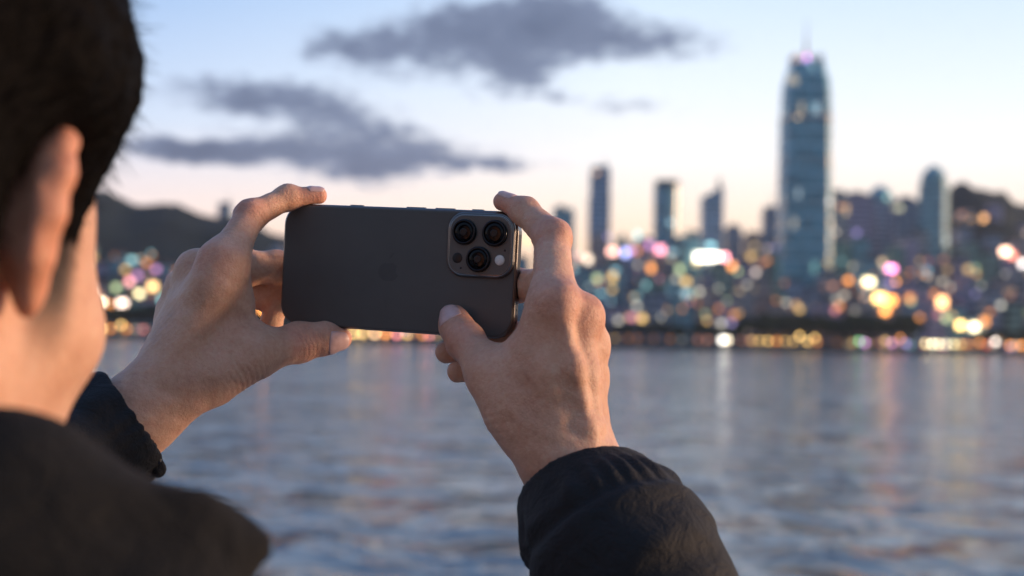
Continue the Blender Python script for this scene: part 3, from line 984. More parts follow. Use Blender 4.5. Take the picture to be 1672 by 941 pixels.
tc = nt.nodes.new('ShaderNodeTexCoord'); sep = nt.nodes.new('ShaderNodeSeparateXYZ')
nt.links.new(tc.outputs['Generated'], sep.inputs[0])
X_, Y_, Z_ = sep.outputs
el = mth('MULTIPLY', mth('ARCSINE', Z_), 180 / math.pi)
az = mth('MULTIPLY', mth('ARCTAN2', X_, Y_), 180 / math.pi)


def srgb(r, g, b):
    f = lambda c: ((c / 255 + .055) / 1.055) ** 2.4 if c > 10 else c / 255 / 12.92
    return (f(r), f(g), f(b))


def mr(v, a, b, c=0, d=1):
    n = nt.nodes.new('ShaderNodeMapRange'); nt.links.new(v, n.inputs[0])
    for i, x in enumerate((a, b, c, d)): n.inputs[i + 1].default_value = x
    return n.outputs[0]


f = mr(el, 0, 90)
gl = ramp(nt, mr(el, 0, 30), [(0, srgb(255, 192, 146)), (.085, srgb(253, 208, 176)), (.16, srgb(234, 216, 214)), (.27, srgb(188, 203, 226)), (.46, srgb(136, 170, 215)), (1, srgb(78, 112, 168))])
gr = ramp(nt, mr(el, 0, 30), [(0, srgb(255, 194, 142)), (.10, srgb(255, 216, 180)), (.17, srgb(250, 229, 211)), (.24, srgb(238, 234, 234)), (.33, srgb(220, 229, 240)), (.5, srgb(184, 207, 233)), (1, srgb(84, 118, 172))])
mixlr = N(nt, 'MixRGB'); nt.links.new(mr(az, -19, 5), mixlr.inputs[0]); nt.links.new(gl.outputs[0], mixlr.inputs[1]); nt.links.new(gr.outputs[0], mixlr.inputs[2])
# the sky behind the viewer is the darker, bluer side of dusk
back = N(nt, 'MixRGB'); nt.links.new(mr(Y_, .5, -.6), back.inputs[0]); nt.links.new(mixlr.outputs[0], back.inputs[1])
gb = ramp(nt, mr(el, 0, 60), [(0, srgb(134, 134, 140)), (.3, srgb(116, 134, 160)), (1, srgb(96, 124, 162))]); nt.links.new(gb.outputs[0], back.inputs[2])
sc10 = N(nt, 'VectorMath', operation='SCALE'); sc10.inputs['Scale'].default_value = 10.6; nt.links.new(back.outputs[0], sc10.inputs[0])
add = N(nt, 'VectorMath', operation='ADD'); nt.links.new(sc10.outputs[0], add.inputs[0])
sks = N(nt, 'VectorMath', operation='SCALE'); sks.inputs['Scale'].default_value = .12; nt.links.new(sky.outputs[0], sks.inputs[0]); nt.links.new(sks.outputs[0], add.inputs[1])

# clouds in direction space (azimuth, elevation in degrees)
cv = nt.nodes.new('ShaderNodeCombineXYZ'); nt.links.new(az, cv.inputs[0]); nt.links.new(el, cv.inputs[1])
nzm = nt.nodes.new('ShaderNodeMapping'); nzm.inputs['Scale'].default_value = (.55, 1.25, 1); nt.links.new(cv.outputs[0], nzm.inputs[0])
n1 = noise(nt, .9, 8, .68, vec=nzm.outputs[0]); n2 = noise(nt, 2.6, 5, .6, vec=nzm.outputs[0])
off = N(nt, 'VectorMath', operation='SUBTRACT'); nt.links.new(n1.outputs['Color'], off.inputs[0]); off.inputs[1].default_value = (.5, .5, .5)
of2 = N(nt, 'VectorMath', operation='MULTIPLY'); nt.links.new(off.outputs[0], of2.inputs[0]); of2.inputs[1].default_value = (5.5, 1.8, 0)
cw = N(nt, 'VectorMath', operation='ADD'); nt.links.new(cv.outputs[0], cw.inputs[0]); nt.links.new(of2.outputs[0], cw.inputs[1])
CL = [(262, 244, 130, 22, 1), (340, 250, 120, 22, .9), (420, 243, 150, 32, 1), (560, 250, 150, 40, 1), (690, 256, 130, 34, 1), (815, 267, 105, 13, 1.1), (600, 288, 95, 30, 1),
      (370, 155, 130, 34, 1), (490, 170, 130, 42, 1), (570, 200, 110, 32, .8), (640, 215, 70, 20, .5),
      (640, 88, 105, 52, .9), (700, 50, 90, 45, .8), (575, 78, 80, 34, .7), (505, 78, 50, 24, .5), (800, 82, 105, 70, 1), (880, 55, 120, 62, 1), (860, 130, 80, 34, .8), (980, 62, 120, 42, .9), (1085, 70, 120, 34, 1), (900, 12, 140, 40, .9), (740, 20, 80, 30, .6),
      (1020, 174, 85, 17, .8), (900, 163, 50, 12, .7)]
dens = None
for cx, cy, rx, ry, a in CL:
    v = ray(cx, cy); v = v / np.linalg.norm(v)
    A = math.degrees(math.atan2(v[0], v[1])); E_ = math.degrees(math.asin(v[2]))
    s = N(nt, 'VectorMath', operation='SUBTRACT'); nt.links.new(cw.outputs[0], s.inputs[0]); s.inputs[1].default_value = (A, E_, 0)
    k = math.degrees(1 / FPX)
    q = N(nt, 'VectorMath', operation='MULTIPLY'); nt.links.new(s.outputs[0], q.inputs[0]); q.inputs[1].default_value = (1 / (rx * k), 1 / (ry * k), 0)
    l = N(nt, 'VectorMath', operation='LENGTH'); nt.links.new(q.outputs[0], l.inputs[0])
    g = mr(l.outputs['Value'], 1.25, .1, 0, a)
    dens = g if dens is None else mth('MAXIMUM', dens, mth('MULTIPLY_ADD', dens, .5, g)) if False else (g if dens is None else mth('ADD', dens, g))
dd = mth('ADD', dens, mth('MULTIPLY_ADD', n2.outputs[0], 1.6, -.82))
cf = nt.nodes.new('ShaderNodeMapRange'); cf.interpolation_type = 'SMOOTHSTEP'; nt.links.new(dd, cf.inputs[0])
cf.inputs[1].default_value = .05; cf.inputs[2].default_value = 1.2; cf.inputs[3].default_value = 0; cf.inputs[4].default_value = .93
ccol = ramp(nt, mth('ADD', mth('MULTIPLY', dens, .30), mth('MULTIPLY', n1.outputs[0], .6)), [(.25, srgb(176, 182, 206)), (.5, srgb(116, 128, 156)), (.9, srgb(82, 94, 122))])
cs = N(nt, 'VectorMath', operation='SCALE'); cs.inputs['Scale'].default_value = 10; nt.links.new(ccol.outputs[0], cs.inputs[0])
fin = N(nt, 'MixRGB'); nt.links.new(cf.outputs[0], fin.inputs[0]); nt.links.new(add.outputs[0], fin.inputs[1]); nt.links.new(cs.outputs[0], fin.inputs[2])
nt.links.new(fin.outputs[0], bg.inputs[0])
w.cycles.sampling_method = 'MANUAL'; w.cycles.sample_map_resolution = 1024

sd = bpy.data.lights.new('sun', 'SUN'); sd.energy = 3.9; sd.angle = R(14); sd.color = (1.0, .66, .42)
so = bpy.data.objects.new('sun', sd); col.objects.link(so)
sdir = Vector((math.sin(SUN_AZ) * math.cos(SUN_EL), math.cos(SUN_AZ) * math.cos(SUN_EL), math.sin(SUN_EL)))
so.rotation_euler = sdir.to_track_quat('Z', 'Y').to_euler(); so.location = (30, 0, 20)

scene.view_settings.view_transform = 'Standard'
scene.view_settings.look = 'None'
scene.view_settings.gamma = 1
scene.view_settings.exposure = .3
scene.view_settings.use_curve_mapping = False
scene.cycles.use_adaptive_sampling = False
scene.cycles.use_denoising = True
scene.cycles.max_bounces = 6
scene.cycles.sample_clamp_indirect = 6

scene.cycles.volume_bounces = 0
scene.cycles.volume_max_steps = 64
# ------------------------------------------------------------------ quay, water, land
HAZE = .8e-4
WATER_Z, LAND_Y = -3.4, 700.0


def smooth(a, b, x):
    t = min(1, max(0, (x - a) / (b - a))); return t * t * (3 - 2 * t)


def terr(x, y):
    z = -1.2
    if y < LAND_Y + 24: return z
    up = smooth(LAND_Y + 24, LAND_Y + 400, y)
    fall = 1 - .75 * smooth(LAND_Y + 450, LAND_Y + 1400, y)
    bumps = 1 + .05 * math.sin(x * .045 + y * .01) + .035 * math.sin(x * .11 + 1.3 + y * .021) + .05 * math.sin(x * .019 + 2)
    xl = x * (1100 / max(y, 1000)) if y > 1000 else x
    L = 64 * smooth(-95, -165, xl) + 24 * smooth(-165, -285, xl)
    Rr = 122 * smooth(285, 385, x * 1200 / y) * (1 - .20 * smooth(400, 460, x * 1200 / y))
    mid = 16 * smooth(LAND_Y + 150, LAND_Y + 500, y)
    return z + (L * up * bumps + Rr * smooth(LAND_Y + 120, LAND_Y + 520, y) * bumps + mid) * fall


def grid_mesh(xs, ys, fz):
    V = [(x, y, fz(x, y)) for y in ys for x in xs]
    nx = len(xs)
    Q = [(j * nx + i, j * nx + i + 1, (j + 1) * nx + i + 1, (j + 1) * nx + i) for j in range(len(ys) - 1) for i in range(nx - 1)]
    return V, Q


m_water, nt, b = new_mat('sea_water')
tc_ = N(nt, 'TexCoord')
mp = N(nt, 'Mapping'); mp.inputs['Scale'].default_value = (.7, .48, 1); nt.links.new(tc_.outputs['Object'], mp.inputs[0])
wa = noise(nt, .05, 3, .5, vec=mp.outputs[0]); wb = noise(nt, .46, 3, .48, vec=mp.outputs[0], dist=.4); wc = noise(nt, 3.0, 4, .6, vec=mp.outputs[0])
s1 = N(nt, 'Math', operation='MULTIPLY_ADD'); nt.links.new(wa.outputs[0], s1.inputs[0]); s1.inputs[1].default_value = 1.5; nt.links.new(wb.outputs[0], s1.inputs[2])
s2 = N(nt, 'Math', operation='MULTIPLY_ADD'); nt.links.new(wc.outputs[0], s2.inputs[0]); s2.inputs[1].default_value = .04; nt.links.new(s1.outputs[0], s2.inputs[2])
bump(nt, b, s2.outputs[0], 1.0, 1.2)
wr = noise(nt, .05, 3, .6, vec=mp.outputs[0]); wrr = ramp(nt, wr.outputs[0], [(.35, (.07,) * 3), (.65, (.15,) * 3)]); nt.links.new(wrr.outputs[0], b.inputs['Roughness'])
b.inputs['Base Color'].default_value = (.13, .175, .20, 1)
b.inputs['Roughness'].default_value = .09; b.inputs['IOR'].default_value = 1.33
xs = [-1250, -900, -600, -200, -60, -20, 0, 20, 60, 200, 600, 900, 1250]; ys = [1.21, 5, 15, 40, 100, 250, 450, LAND_Y + 1]
V, Q = grid_mesh(xs, ys, lambda x, y: WATER_Z)
tag(link('water', mesh_np('water', V, Q, False), m_water), kind='structure')

m_quay = simple('quay_concrete', (.30, .29, .28), .85, 0, .2, 3, (.3, .01))
mb = MB(); mb.box((0, -29.4, -2.5), (240, 61.2, 5.0)); mb.box((0, 1.0, .06), (240, .4, .12))
o = mb.build('quay', m_quay); tag(o, kind='structure')

m_land, nt, b = new_mat('land_cover')
na = noise(nt, .035, 5, .6); nb_ = noise(nt, .25, 4, .6)
r = ramp(nt, na.outputs[0], [(.35, (.003, .012, .011)), (.6, (.008, .021, .017)), (.8, (.014, .027, .022))])
nt.links.new(r.outputs[0], b.inputs['Base Color']); b.inputs['Roughness'].default_value = .95
bump(nt, b, nb_.outputs[0], 1, 3)
xs = [-1250, -1000, -850] + list(np.arange(-700, 901, 12.)) + [1050, 1250]
ys = [LAND_Y, LAND_Y + 12, LAND_Y + 24] + list(np.arange(LAND_Y + 36, LAND_Y + 900, 12.)) + [1650, 1800]
V, Q = grid_mesh(xs, ys, lambda x, y: terr(x, y) + (2.6 * math.sin(x * .31 + math.sin(y * .2) * 2) * math.sin(y * .27) + 1.8 * math.sin(x * .77 + y * .3)) * smooth(LAND_Y + 60, LAND_Y + 160, y) * smooth(5, 20, terr(x, y)))
nx = len(xs); bs = len(V); V += [(x, LAND_Y, -6) for x in xs]; Q += [(bs + i, bs + i + 1, i + 1, i) for i in range(nx - 1)]
tag(link('land', mesh_np('land', V, Q, True), m_land), kind='structure')
m_prom = simple('promenade_paving', (.22, .20, .18), .8, 0, .2, .5)
mb = MB(); mb.box((0, LAND_Y + 5.5, -1.12), (2500, 10, .14)); mb.box((0, LAND_Y + .3, -.85), (2500, .5, .6))
tag(mb.build('promenade', m_prom), kind='structure')


# ------------------------------------------------------------------ facades
def facade(name, wall, glass, lit, strength, cols, sx=3.4, sz=3.4, frac=.62, metal=0.0, seed=0):
    m, nt, b = new_mat(name)
    tc = N(nt, 'TexCoord'); g = N(nt, 'NewGeometry')
    se = N(nt, 'SeparateXYZ'); nt.links.new(tc.outputs['Object'], se.inputs[0])
    u = N(nt, 'Math', operation='ADD'); nt.links.new(se.outputs[0], u.inputs[0]); nt.links.new(se.outputs[1], u.inputs[1])
    du = N(nt, 'Math', operation='DIVIDE'); nt.links.new(u.outputs[0], du.inputs[0]); du.inputs[1].default_value = sx
    dv = N(nt, 'Math', operation='DIVIDE'); nt.links.new(se.outputs[2], dv.inputs[0]); dv.inputs[1].default_value = sz
    cells = []; fr = []
    for q in (du, dv):
        f = N(nt, 'Math', operation='FLOOR'); nt.links.new(q.outputs[0], f.inputs[0]); cells.append(f)
        f = N(nt, 'Math', operation='FRACT'); nt.links.new(q.outputs[0], f.inputs[0])
        a = N(nt, 'Math', operation='SUBTRACT'); nt.links.new(f.outputs[0], a.inputs[0]); a.inputs[1].default_value = .5
        a2 = N(nt, 'Math', operation='ABSOLUTE'); nt.links.new(a.outputs[0], a2.inputs[0])
        l = N(nt, 'Math', operation='LESS_THAN'); nt.links.new(a2.outputs[0], l.inputs[0]); l.inputs[1].default_value = frac / 2 if q is dv else min(.48, frac / 2 + .1)
        fr.append(l)
    win = N(nt, 'Math', operation='MULTIPLY'); nt.links.new(fr[0].outputs[0], win.inputs[0]); nt.links.new(fr[1].outputs[0], win.inputs[1])
    sn = N(nt, 'SeparateXYZ'); nt.links.new(g.outputs['Normal'], sn.inputs[0])
    ab = N(nt, 'Math', operation='ABSOLUTE'); nt.links.new(sn.outputs[2], ab.inputs[0])
    vert = N(nt, 'Math', operation='LESS_THAN'); nt.links.new(ab.outputs[0], vert.inputs[0]); vert.inputs[1].default_value = .5
    w2 = N(nt, 'Math', operation='MULTIPLY'); nt.links.new(win.outputs[0], w2.inputs[0]); nt.links.new(vert.outputs[0], w2.inputs[1])
    oi = N(nt, 'ObjectInfo')
    cc = N(nt, 'CombineXYZ'); nt.links.new(cells[0].outputs[0], cc.inputs[0]); nt.links.new(cells[1].outputs[0], cc.inputs[1])
    rn = N(nt, 'Math', operation='MULTIPLY'); nt.links.new(oi.outputs['Random'], rn.inputs[0]); rn.inputs[1].default_value = 97.
    nt.links.new(rn.outputs[0], cc.inputs[2])
    wn = N(nt, 'TexWhiteNoise'); wn.noise_dimensions = '3D'; nt.links.new(cc.outputs[0], wn.inputs['Vector'])
    th = N(nt, 'Math', operation='LESS_THAN'); nt.links.new(wn.outputs['Value'], th.inputs[0]); th.inputs[1].default_value = lit
    on = N(nt, 'Math', operation='MULTIPLY'); nt.links.new(th.outputs[0], on.inputs[0]); nt.links.new(w2.outputs[0], on.inputs[1])
    sw = N(nt, 'SeparateXYZ'); nt.links.new(wn.outputs['Color'], sw.inputs[0])
    cr = ramp(nt, sw.outputs[1], [(i / len(cols), c) for i, c in enumerate(cols)], 'CONSTANT')
    big = noise(nt, .03, 3)
    r = ramp(nt, big.outputs[0], [(.3, tuple(x * .75 for x in wall)), (.7, tuple(x * 1.2 for x in wall))])
    gr_ = ramp(nt, sw.outputs[2], [(0, tuple(x * .6 for x in glass)), (1, tuple(x * 1.4 for x in glass))])
    mx = N(nt, 'MixRGB'); nt.links.new(w2.outputs[0], mx.inputs[0]); nt.links.new(r.outputs[0], mx.inputs[1]); nt.links.new(gr_.outputs[0], mx.inputs[2])
    nt.links.new(mx.outputs[0], b.inputs['Base Color'])
    ro = N(nt, 'Math', operation='MULTIPLY_ADD'); nt.links.new(w2.outputs[0], ro.inputs[0]); ro.inputs[1].default_value = -.5; ro.inputs[2].default_value = .7
    nt.links.new(ro.outputs[0], b.inputs['Roughness'])
    b.inputs['Metallic'].default_value = metal
    nt.links.new(cr.outputs[0], b.inputs['Emission Color'])
    st = N(nt, 'Math', operation='MULTIPLY'); nt.links.new(on.outputs[0], st.inputs[0])
    s3 = N(nt, 'Math', operation='MULTIPLY_ADD'); nt.links.new(sw.outputs[0], s3.inputs[0]); s3.inputs[1].default_value = strength; s3.inputs[2].default_value = strength * .25
    nt.links.new(s3.outputs[0], st.inputs[1]); nt.links.new(st.outputs[0], b.inputs['Emission Strength'])
    m.cycles.emission_sampling = 'NONE'
    return m


WARM = [(1, .55, .2), (1, .72, .4), (1, .4, .18), (1, .85, .65)]
MIXC = [(1, .55, .2), (1, .7, .45), (1, .3, .45), (.35, .8, 1), (.9, .85, .5), (.55, .45, 1)]
COLD = [(.5, .85, 1), (.8, .95, 1), (1, .8, .5), (.4, .9, .8)]
FM = {
    'blue grey': facade('facade_blue_grey', (0.390, 0.520, 0.676), (0.126, 0.224, 0.322), .03, 4, MIXC),
    'teal': facade('facade_teal', (0.286, 0.520, 0.585), (0.112, 0.266, 0.336), .035, 3, COLD, 4, 3.6, .75),
    'brown': facade('facade_brown', (0.572, 0.442, 0.390), (0.168, 0.168, 0.196), .04, 4, WARM),
    'slate': facade('facade_slate', (0.338, 0.390, 0.494), (0.112, 0.168, 0.224), .03, 4, MIXC, 5, 4),
    'mauve': facade('facade_mauve', (0.520, 0.442, 0.572), (0.168, 0.182, 0.266), .035, 4, MIXC, 4, 3.4),
    'pale': facade('facade_pale', (.50, .49, .48), (.12, .15, .19), .04, 4, WARM, 3.2, 3.2),
    'green': facade('facade_green', (0.312, 0.468, 0.403), (0.112, 0.196, 0.182), .035, 4, MIXC, 4.4, 3.8),
}
m_tower = facade('facade_tower_glass', (.24, .50, .60), (.07, .27, .36), .03, 1.6, COLD, 2.4, 8.4, .70)
m_roof = simple('roof_plant', (.10, .11, .12), .8, 0, .2, .2)
m_mast = simple('mast_paint', (.3, .3, .32), .5)
blds = []       # (px0, px1, pytop, Y, object, x0, x1, z1)


def world_span(px0, px1, pyt, Y):
    a = at_y(px0, pyt, Y); b_ = at_y(px1, pyt, Y)
    return a[0], b_[0], (a[2] + b_[2]) / 2


LM = []


def building(px0, px1, pyt, Y, colr, label, group=None, depth=None, name='tower_block', style='flat', mat=None, rz=0, cat='building'):
    x0, x1, z1 = world_span(px0, px1, pyt, Y)
    w_ = x1 - x0; D = depth or min(34, max(12, w_)); z0 = min(terr(x0, Y), terr(x1, Y), terr(x0, Y + D)) - 1.0
    h = z1 - z0; cx = (x0 + x1) / 2
    rt = empty(name, (cx, Y + D / 2, z0)); tag(rt, label, cat, group)
    m = mat or FM[colr]
    rnd = random.Random(int(px0 * 13 + Y))
    mb = MB()
    if style == 'flat':
        mb.box((0, 0, h / 2), (w_, D, h)); mb.build('facade', m, rt)
        r = MB(); r.box((rnd.uniform(-.15, .15) * w_, 0, h + 1.3), (w_ * rnd.uniform(.3, .6), D * .5, 2.6)); r.box((w_ * .3, -D * .2, h + .8), (w_ * .12, D * .2, 1.6)); r.build('roof_plant', m_roof, rt)
    elif style == 'step':
        mb.box((0, 0, h * .41), (w_, D, h * .82)); mb.box((w_ * .02, 0, h * .895), (w_ * .93, D * .9, h * .15)); mb.box((w_ * .04, 0, h * .985), (w_ * .78, D * .7, h * .03)); mb.build('facade', m, rt)
        r = MB(); r.lathe([(.5, h), (.3, h * 1.0 + 7)], 8, (w_ * .25, 0, 0)); r.build('mast', m_mast, rt)
    elif style == 'round':
        pts = [(w_ / 2 * math.cos(a), D / 2 * math.sin(a)) for a in [2 * math.pi * i / 20 for i in range(20)]]
        mb.prism(pts, 0, h * .965); mb.build('facade', m, rt)
        r = MB(); r.prism([(x * .93, y * .93) for x, y in pts], h * .966, h); r.build('crown', m_roof, rt)
    elif style == 'dome':
        pts = [(w_ / 2 * math.cos(a), D / 2 * math.sin(a)) for a in [2 * math.pi * (i + .5) / 8 for i in range(8)]]
        mb.prism(pts, 0, h * .88); mb.build('facade', m, rt)
        r = MB(); r.lathe([(w_ * .46, h * .881), (w_ * .44, h * .92), (w_ * .34, h * .96), (w_ * .16, h * .99), (.4, h)], 20); r.build('domed_roof', FM['teal'], rt)
    elif style == 'pyramid':
        mb.box((0, 0, h * .36), (w_, D, h * .72)); mb.build('facade', m, rt)
        r = MB(); r.prism([(-w_ / 2, -D / 2), (w_ / 2, -D / 2), (w_ / 2, D / 2), (-w_ / 2, D / 2)], h * .721, h, .04); r.build('roof', FM['green'], rt)
    elif style == 'slant':
        X, Yh = w_ / 2, D / 2
        mb.add([(-X, -Yh, 0), (X, -Yh, 0), (X, Yh, 0), (-X, Yh, 0), (-X, -Yh, h * .93), (X, -Yh, h), (X, Yh, h), (-X, Yh, h * .93)],
               [(0, 3, 2, 1), (4, 5, 6, 7), (0, 1, 5, 4), (1, 2, 6, 5), (2, 3, 7, 6), (3, 0, 4, 7)]); mb.build('facade', m, rt)
        r = MB(); r.box((w_ * .35, 0, h + 2), (w_ * .12, D * .3, 6)); r.build('roof_plant', m_roof, rt)
    blds.append((px0, px1, pyt, Y, rt, cx, z0, z1, D))
    return rt


# landmark towers
def supertall():
    Y = 820
    x0, x1, z1 = world_span(1285, 1364, 90, Y); w_ = x1 - x0; cx = (x0 + x1) / 2; z0 = -2.2; h = z1 - z0
    rt = empty('skyscraper', (cx, Y + w_ / 2, z0)); tag(rt, 'tallest glass skyscraper on the skyline, teal, with pink light at its tip', 'skyscraper')

    def ring(s, c=.22):
        a = w_ / 2 * s; q = a * c
        return [(a - q, -a), (a, -a + q), (a, a - q), (a - q, a), (-a + q, a), (-a, a - q), (-a, -a + q), (-a + q, -a)]
    prof = [(0, 1.06), (.10, 1.05), (.101, 1.0), (.45, 1.0), (.60, .985), (.601, .965), (.80, .95), (.801, .93), (.88, .89), (.93, .83), (.931, .79), (.965, .70), (.985, .60)]
    mb = MB(); vs = []; fs = []
    for t, s in prof: vs += [(x, y, t * h) for x, y in ring(s)]
    for j in range(len(prof) - 1):
        for i in range(8): fs.append((j * 8 + i, j * 8 + (i + 1) % 8, (j + 1) * 8 + (i + 1) % 8, (j + 1) * 8 + i))
    fs.append(tuple((len(prof) - 1) * 8 + i for i in range(8)))
    mb.add(vs, fs); mb.build('facade', m_tower, rt)
    mb = MB()
    a = w_ / 2 * .58
    for i in range(7):
        for s in (-1, 1):
            t = (-1 + 2 * i / 6) * a * .9
            mb.box((t, s * a, h * .985 + 1.6), (.9, .6, 6)); mb.box((s * a, t, h * .985 + 1.6), (.6, .9, 6))
    mb.build('crown', FM['pale'], rt)
    mb = MB(); mb.lathe([(1.4, h * .98), (.9, h * 1.0 + 6), (.35, h + 16), (.15, h + 24)], 10); mb.build('mast', m_mast, rt)
    mb = MB(); mb.lathe([(1.3, h + .5), (1.3, h + 2.5), (.9, h + 3.2)], 12); mb.build('beacon', emit('beacon_pink', (1, .25, .8), 3), rt)
    mb = MB(); mb.lathe([(1.8, h - 1.0), (1.8, h + .3)], 12); mb.build('beacon', emit('beacon_violet', (.45, .35, 1), 3), rt)
    # dark and bright mechanical bands
    for k, (py, hh, mt) in enumerate([(190, 3, 'pale'), (262, 6, 'teal'), (330, 5, 'teal')]):
        z = at_y(1318, py, Y)[2] - z0; t = z / h
        s = np.interp(t, [p[0] for p in prof], [p[1] for p in prof])
        mb = MB(); mb.prism([(x * 1.012, y * 1.012) for x, y in ring(s)], z - hh / 2, z + hh / 2); mb.build('mechanical_floor', FM[mt], rt)
    blds.append((1282, 1355, 92, Y, rt, cx, z0, z1, w_))


supertall()
B = building
B(963, 998, 270, 900, 'slate', 'slender dark high-rise with a small spire between two shorter towers', style='step', name='skyscraper', mat=FM['blue grey'], cat='skyscraper')
B(1070, 1114, 293, 860, 'teal', 'broad dark round-cornered tower with a flat crown left of the glowing billboard', style='round', name='skyscraper', cat='skyscraper')
B(1148, 1182, 303, 880, 'blue grey', 'stepped slate tower with slanted top rising behind the glowing billboard', style='slant')
B(903, 938, 341, 900, 'teal', 'short flat-topped blue tower right beside the raised index finger')
B(1247, 1271, 336, 900, 'slate', 'narrow dark tower just left of the tallest skyscraper', style='step')
B(1186, 1212, 372, 880, 'slate', 'dark mid-rise tower just right of the stepped slate tower')
B(1216, 1244, 384, 910, 'brown', 'brownish mid-rise tower halfway between billboard and tallest skyscraper')
B(1040, 1068, 392, 905, 'mauve', 'mauve block tucked against the left side of the round-cornered tower')
B(996, 1040, 378, 880, 'green', 'block with dark green pyramid roof near the slender high-rise', style='pyramid')
B(1354, 1386, 316, 900, 'pale', 'pale slab tower touching the right flank of the tallest skyscraper')
B(1384, 1424, 318, 940, 'mauve', 'left shoulder block of the bulky dark trio of towers')
B(1420, 1468, 300, 950, 'blue grey', 'highest rounded block of the bulky dark trio of towers', style='dome')
B(1462, 1500, 326, 930, 'slate', 'right shoulder block of the bulky dark trio of towers')
B(1508, 1556, 267, 900, 'teal', 'octagonal teal tower with a domed top standing before the wooded hill', style='dome', name='skyscraper', cat='skyscraper')
B(1494, 1516, 380, 880, 'pale', 'low pale slab at the foot of the octagonal domed tower')
B(356, 376, 330, 1180, 'slate', 'lone narrow tower rising behind the wooded hill crest', style='step')
B(876, 905, 402, 930, 'slate', 'low dark block just behind the bent index finger')

# packed rows of blocks
rnd = random.Random(4)
zones = [(440, 700, 'hidden behind the phone, left half'), (700, 880, 'behind the phone and the raised fingers'), (880, 1010, 'between the raised hand and the slender high-rise'), (1010, 1140, 'below the round-cornered tower'),
         (1140, 1285, 'between the billboard and the tallest skyscraper'), (1285, 1400, 'at the foot of the tallest skyscraper'), (1400, 1520, 'below the bulky dark trio of towers'), (1520, 1760, 'on the built-up foot of the wooded hill')]
rows = [(716, 455, 505, 20, 40, 'front row'), (770, 425, 475, 18, 34, 'second row'), (840, 378, 432, 18, 34, 'back row')]
keys = list(FM)
for Y, t0, t1, w0, w1, rn_ in rows:
    x = 440.
    while x < 1760:
        ww = rnd.uniform(w0, w1); gap = rnd.uniform(0, 5 if Y > 730 else 12)
        yt = rnd.uniform(t0, t1) + (12 if x < 880 else 0) + (rnd.random() < .2) * 18
        if rn_ == 'front row' and 1230 < x < 1510: yt = rnd.uniform(478, 512)
        c = rnd.choice(keys)
        if c == 'pale' and rnd.random() < .5: c = 'mauve'
        zone = next(z for z in zones if z[0] <= x < z[1] or z is zones[-1])[2]
        B(x, x + ww, yt, Y + rnd.uniform(0, 12), c, f'{c} block in the {rn_} {zone}', f'{rn_} city blocks', depth=rnd.uniform(14, 26),
          style=rnd.choice(['flat', 'flat', 'flat', 'step', 'slant']) if rn_ != 'front row' else 'flat')
        x += ww + gap

# houses on the left slope
m_hroof = simple('house_roof', (.14, .07, .05), .8, 0, .2, .3)
for r_ in range(6):
    Y = 730 + r_ * 34
    x = 60 + rnd.uniform(0, 20)
    while x < 440:
        ww = rnd.uniform(15, 30)
        X = at_y(x + ww / 2, 500, Y)[0]
        h = rnd.uniform(7, 16)
        zz = terr(X, Y); w_ = ww / FPX * Y
        c = rnd.choice(['brown', 'pale', 'mauve', 'blue grey', 'teal', 'green', 'pale'])
        if rnd.random() < .82:
            lvl = ['lowest', 'second', 'third', 'fourth', 'fifth', 'topmost'][r_]
            sd_ = 'left of the raised hand' if x < 300 else 'behind the hand'
            rt = empty('hillside_house', (X, Y + 6, zz - 2)); tag(rt, f'{c} house in the {lvl} tier of the hillside, {sd_}', 'house', 'houses on the wooded hillside')
            mb = MB(); mb.box((0, 0, h / 2), (w_, 12, h)); mb.build('facade', FM[c], rt)
            mb = MB(); mb.prism([(-w_ / 2 - .4, -6.4), (w_ / 2 + .4, -6.4), (w_ / 2 + .4, 6.4), (-w_ / 2 - .4, 6.4)], h + .01, h + 2.6, .35); mb.build('roof', m_hroof, rt)
            blds.append((x, x + ww, 549 - (zz + h - CAM_Z) / Y * FPX, Y, rt, X, zz - 2, zz + h, 12))
        x += ww + rnd.uniform(3, 22)
# houses up the right hill
for r_ in range(4):
    Y = 940 + r_ * 40; x = 1560 + rnd.uniform(0, 25)
    while x < 1730:
        ww = rnd.uniform(14, 30); X = at_y(x + ww / 2, 400, Y)[0]; h = rnd.uniform(8, 15); zz = terr(X, Y); w_ = ww / FPX * Y
        c = rnd.choice(['brown', 'mauve', 'slate', 'blue grey'])
        rt = empty('hillside_block', (X, Y + 7, zz - 2)); tag(rt, f'{c} block in the {"lowest second third topmost".split()[r_]} tier on the slope of the right wooded hill', 'building', 'blocks on the wooded right hill')
        mb = MB(); mb.box((0, 0, h / 2), (w_, 14, h)); mb.build('facade', FM[c], rt)
        mb = MB(); mb.box((0, 0, h + 1), (w_ * .5, 6, 2)); mb.build('roof_plant', m_roof, rt)
        blds.append((x, x + ww, 549 - (zz + h - CAM_Z) / Y * FPX, Y, rt, X, zz - 2, zz + h, 14))
        x += ww + rnd.uniform(10, 30)

# ------------------------------------------------------------------ lit signs and big lit windows on the buildings
C_W = (1, .93, .75); C_Y = (1, .62, .20); C_O = (1, .36, .08); C_P = (1, .34, .38); C_M = (.85, .38, .75); C_B = (.42, .48, .95); C_T = (.38, .75, .78); C_G = (.65, .78, .40); C_R = (1, .2, .1)
em = {}


def emat(c, s):
    k = (c, s)
    if k not in em: em[k] = emit('lit_sign_%d' % len(em), c, s)
    return em[k]


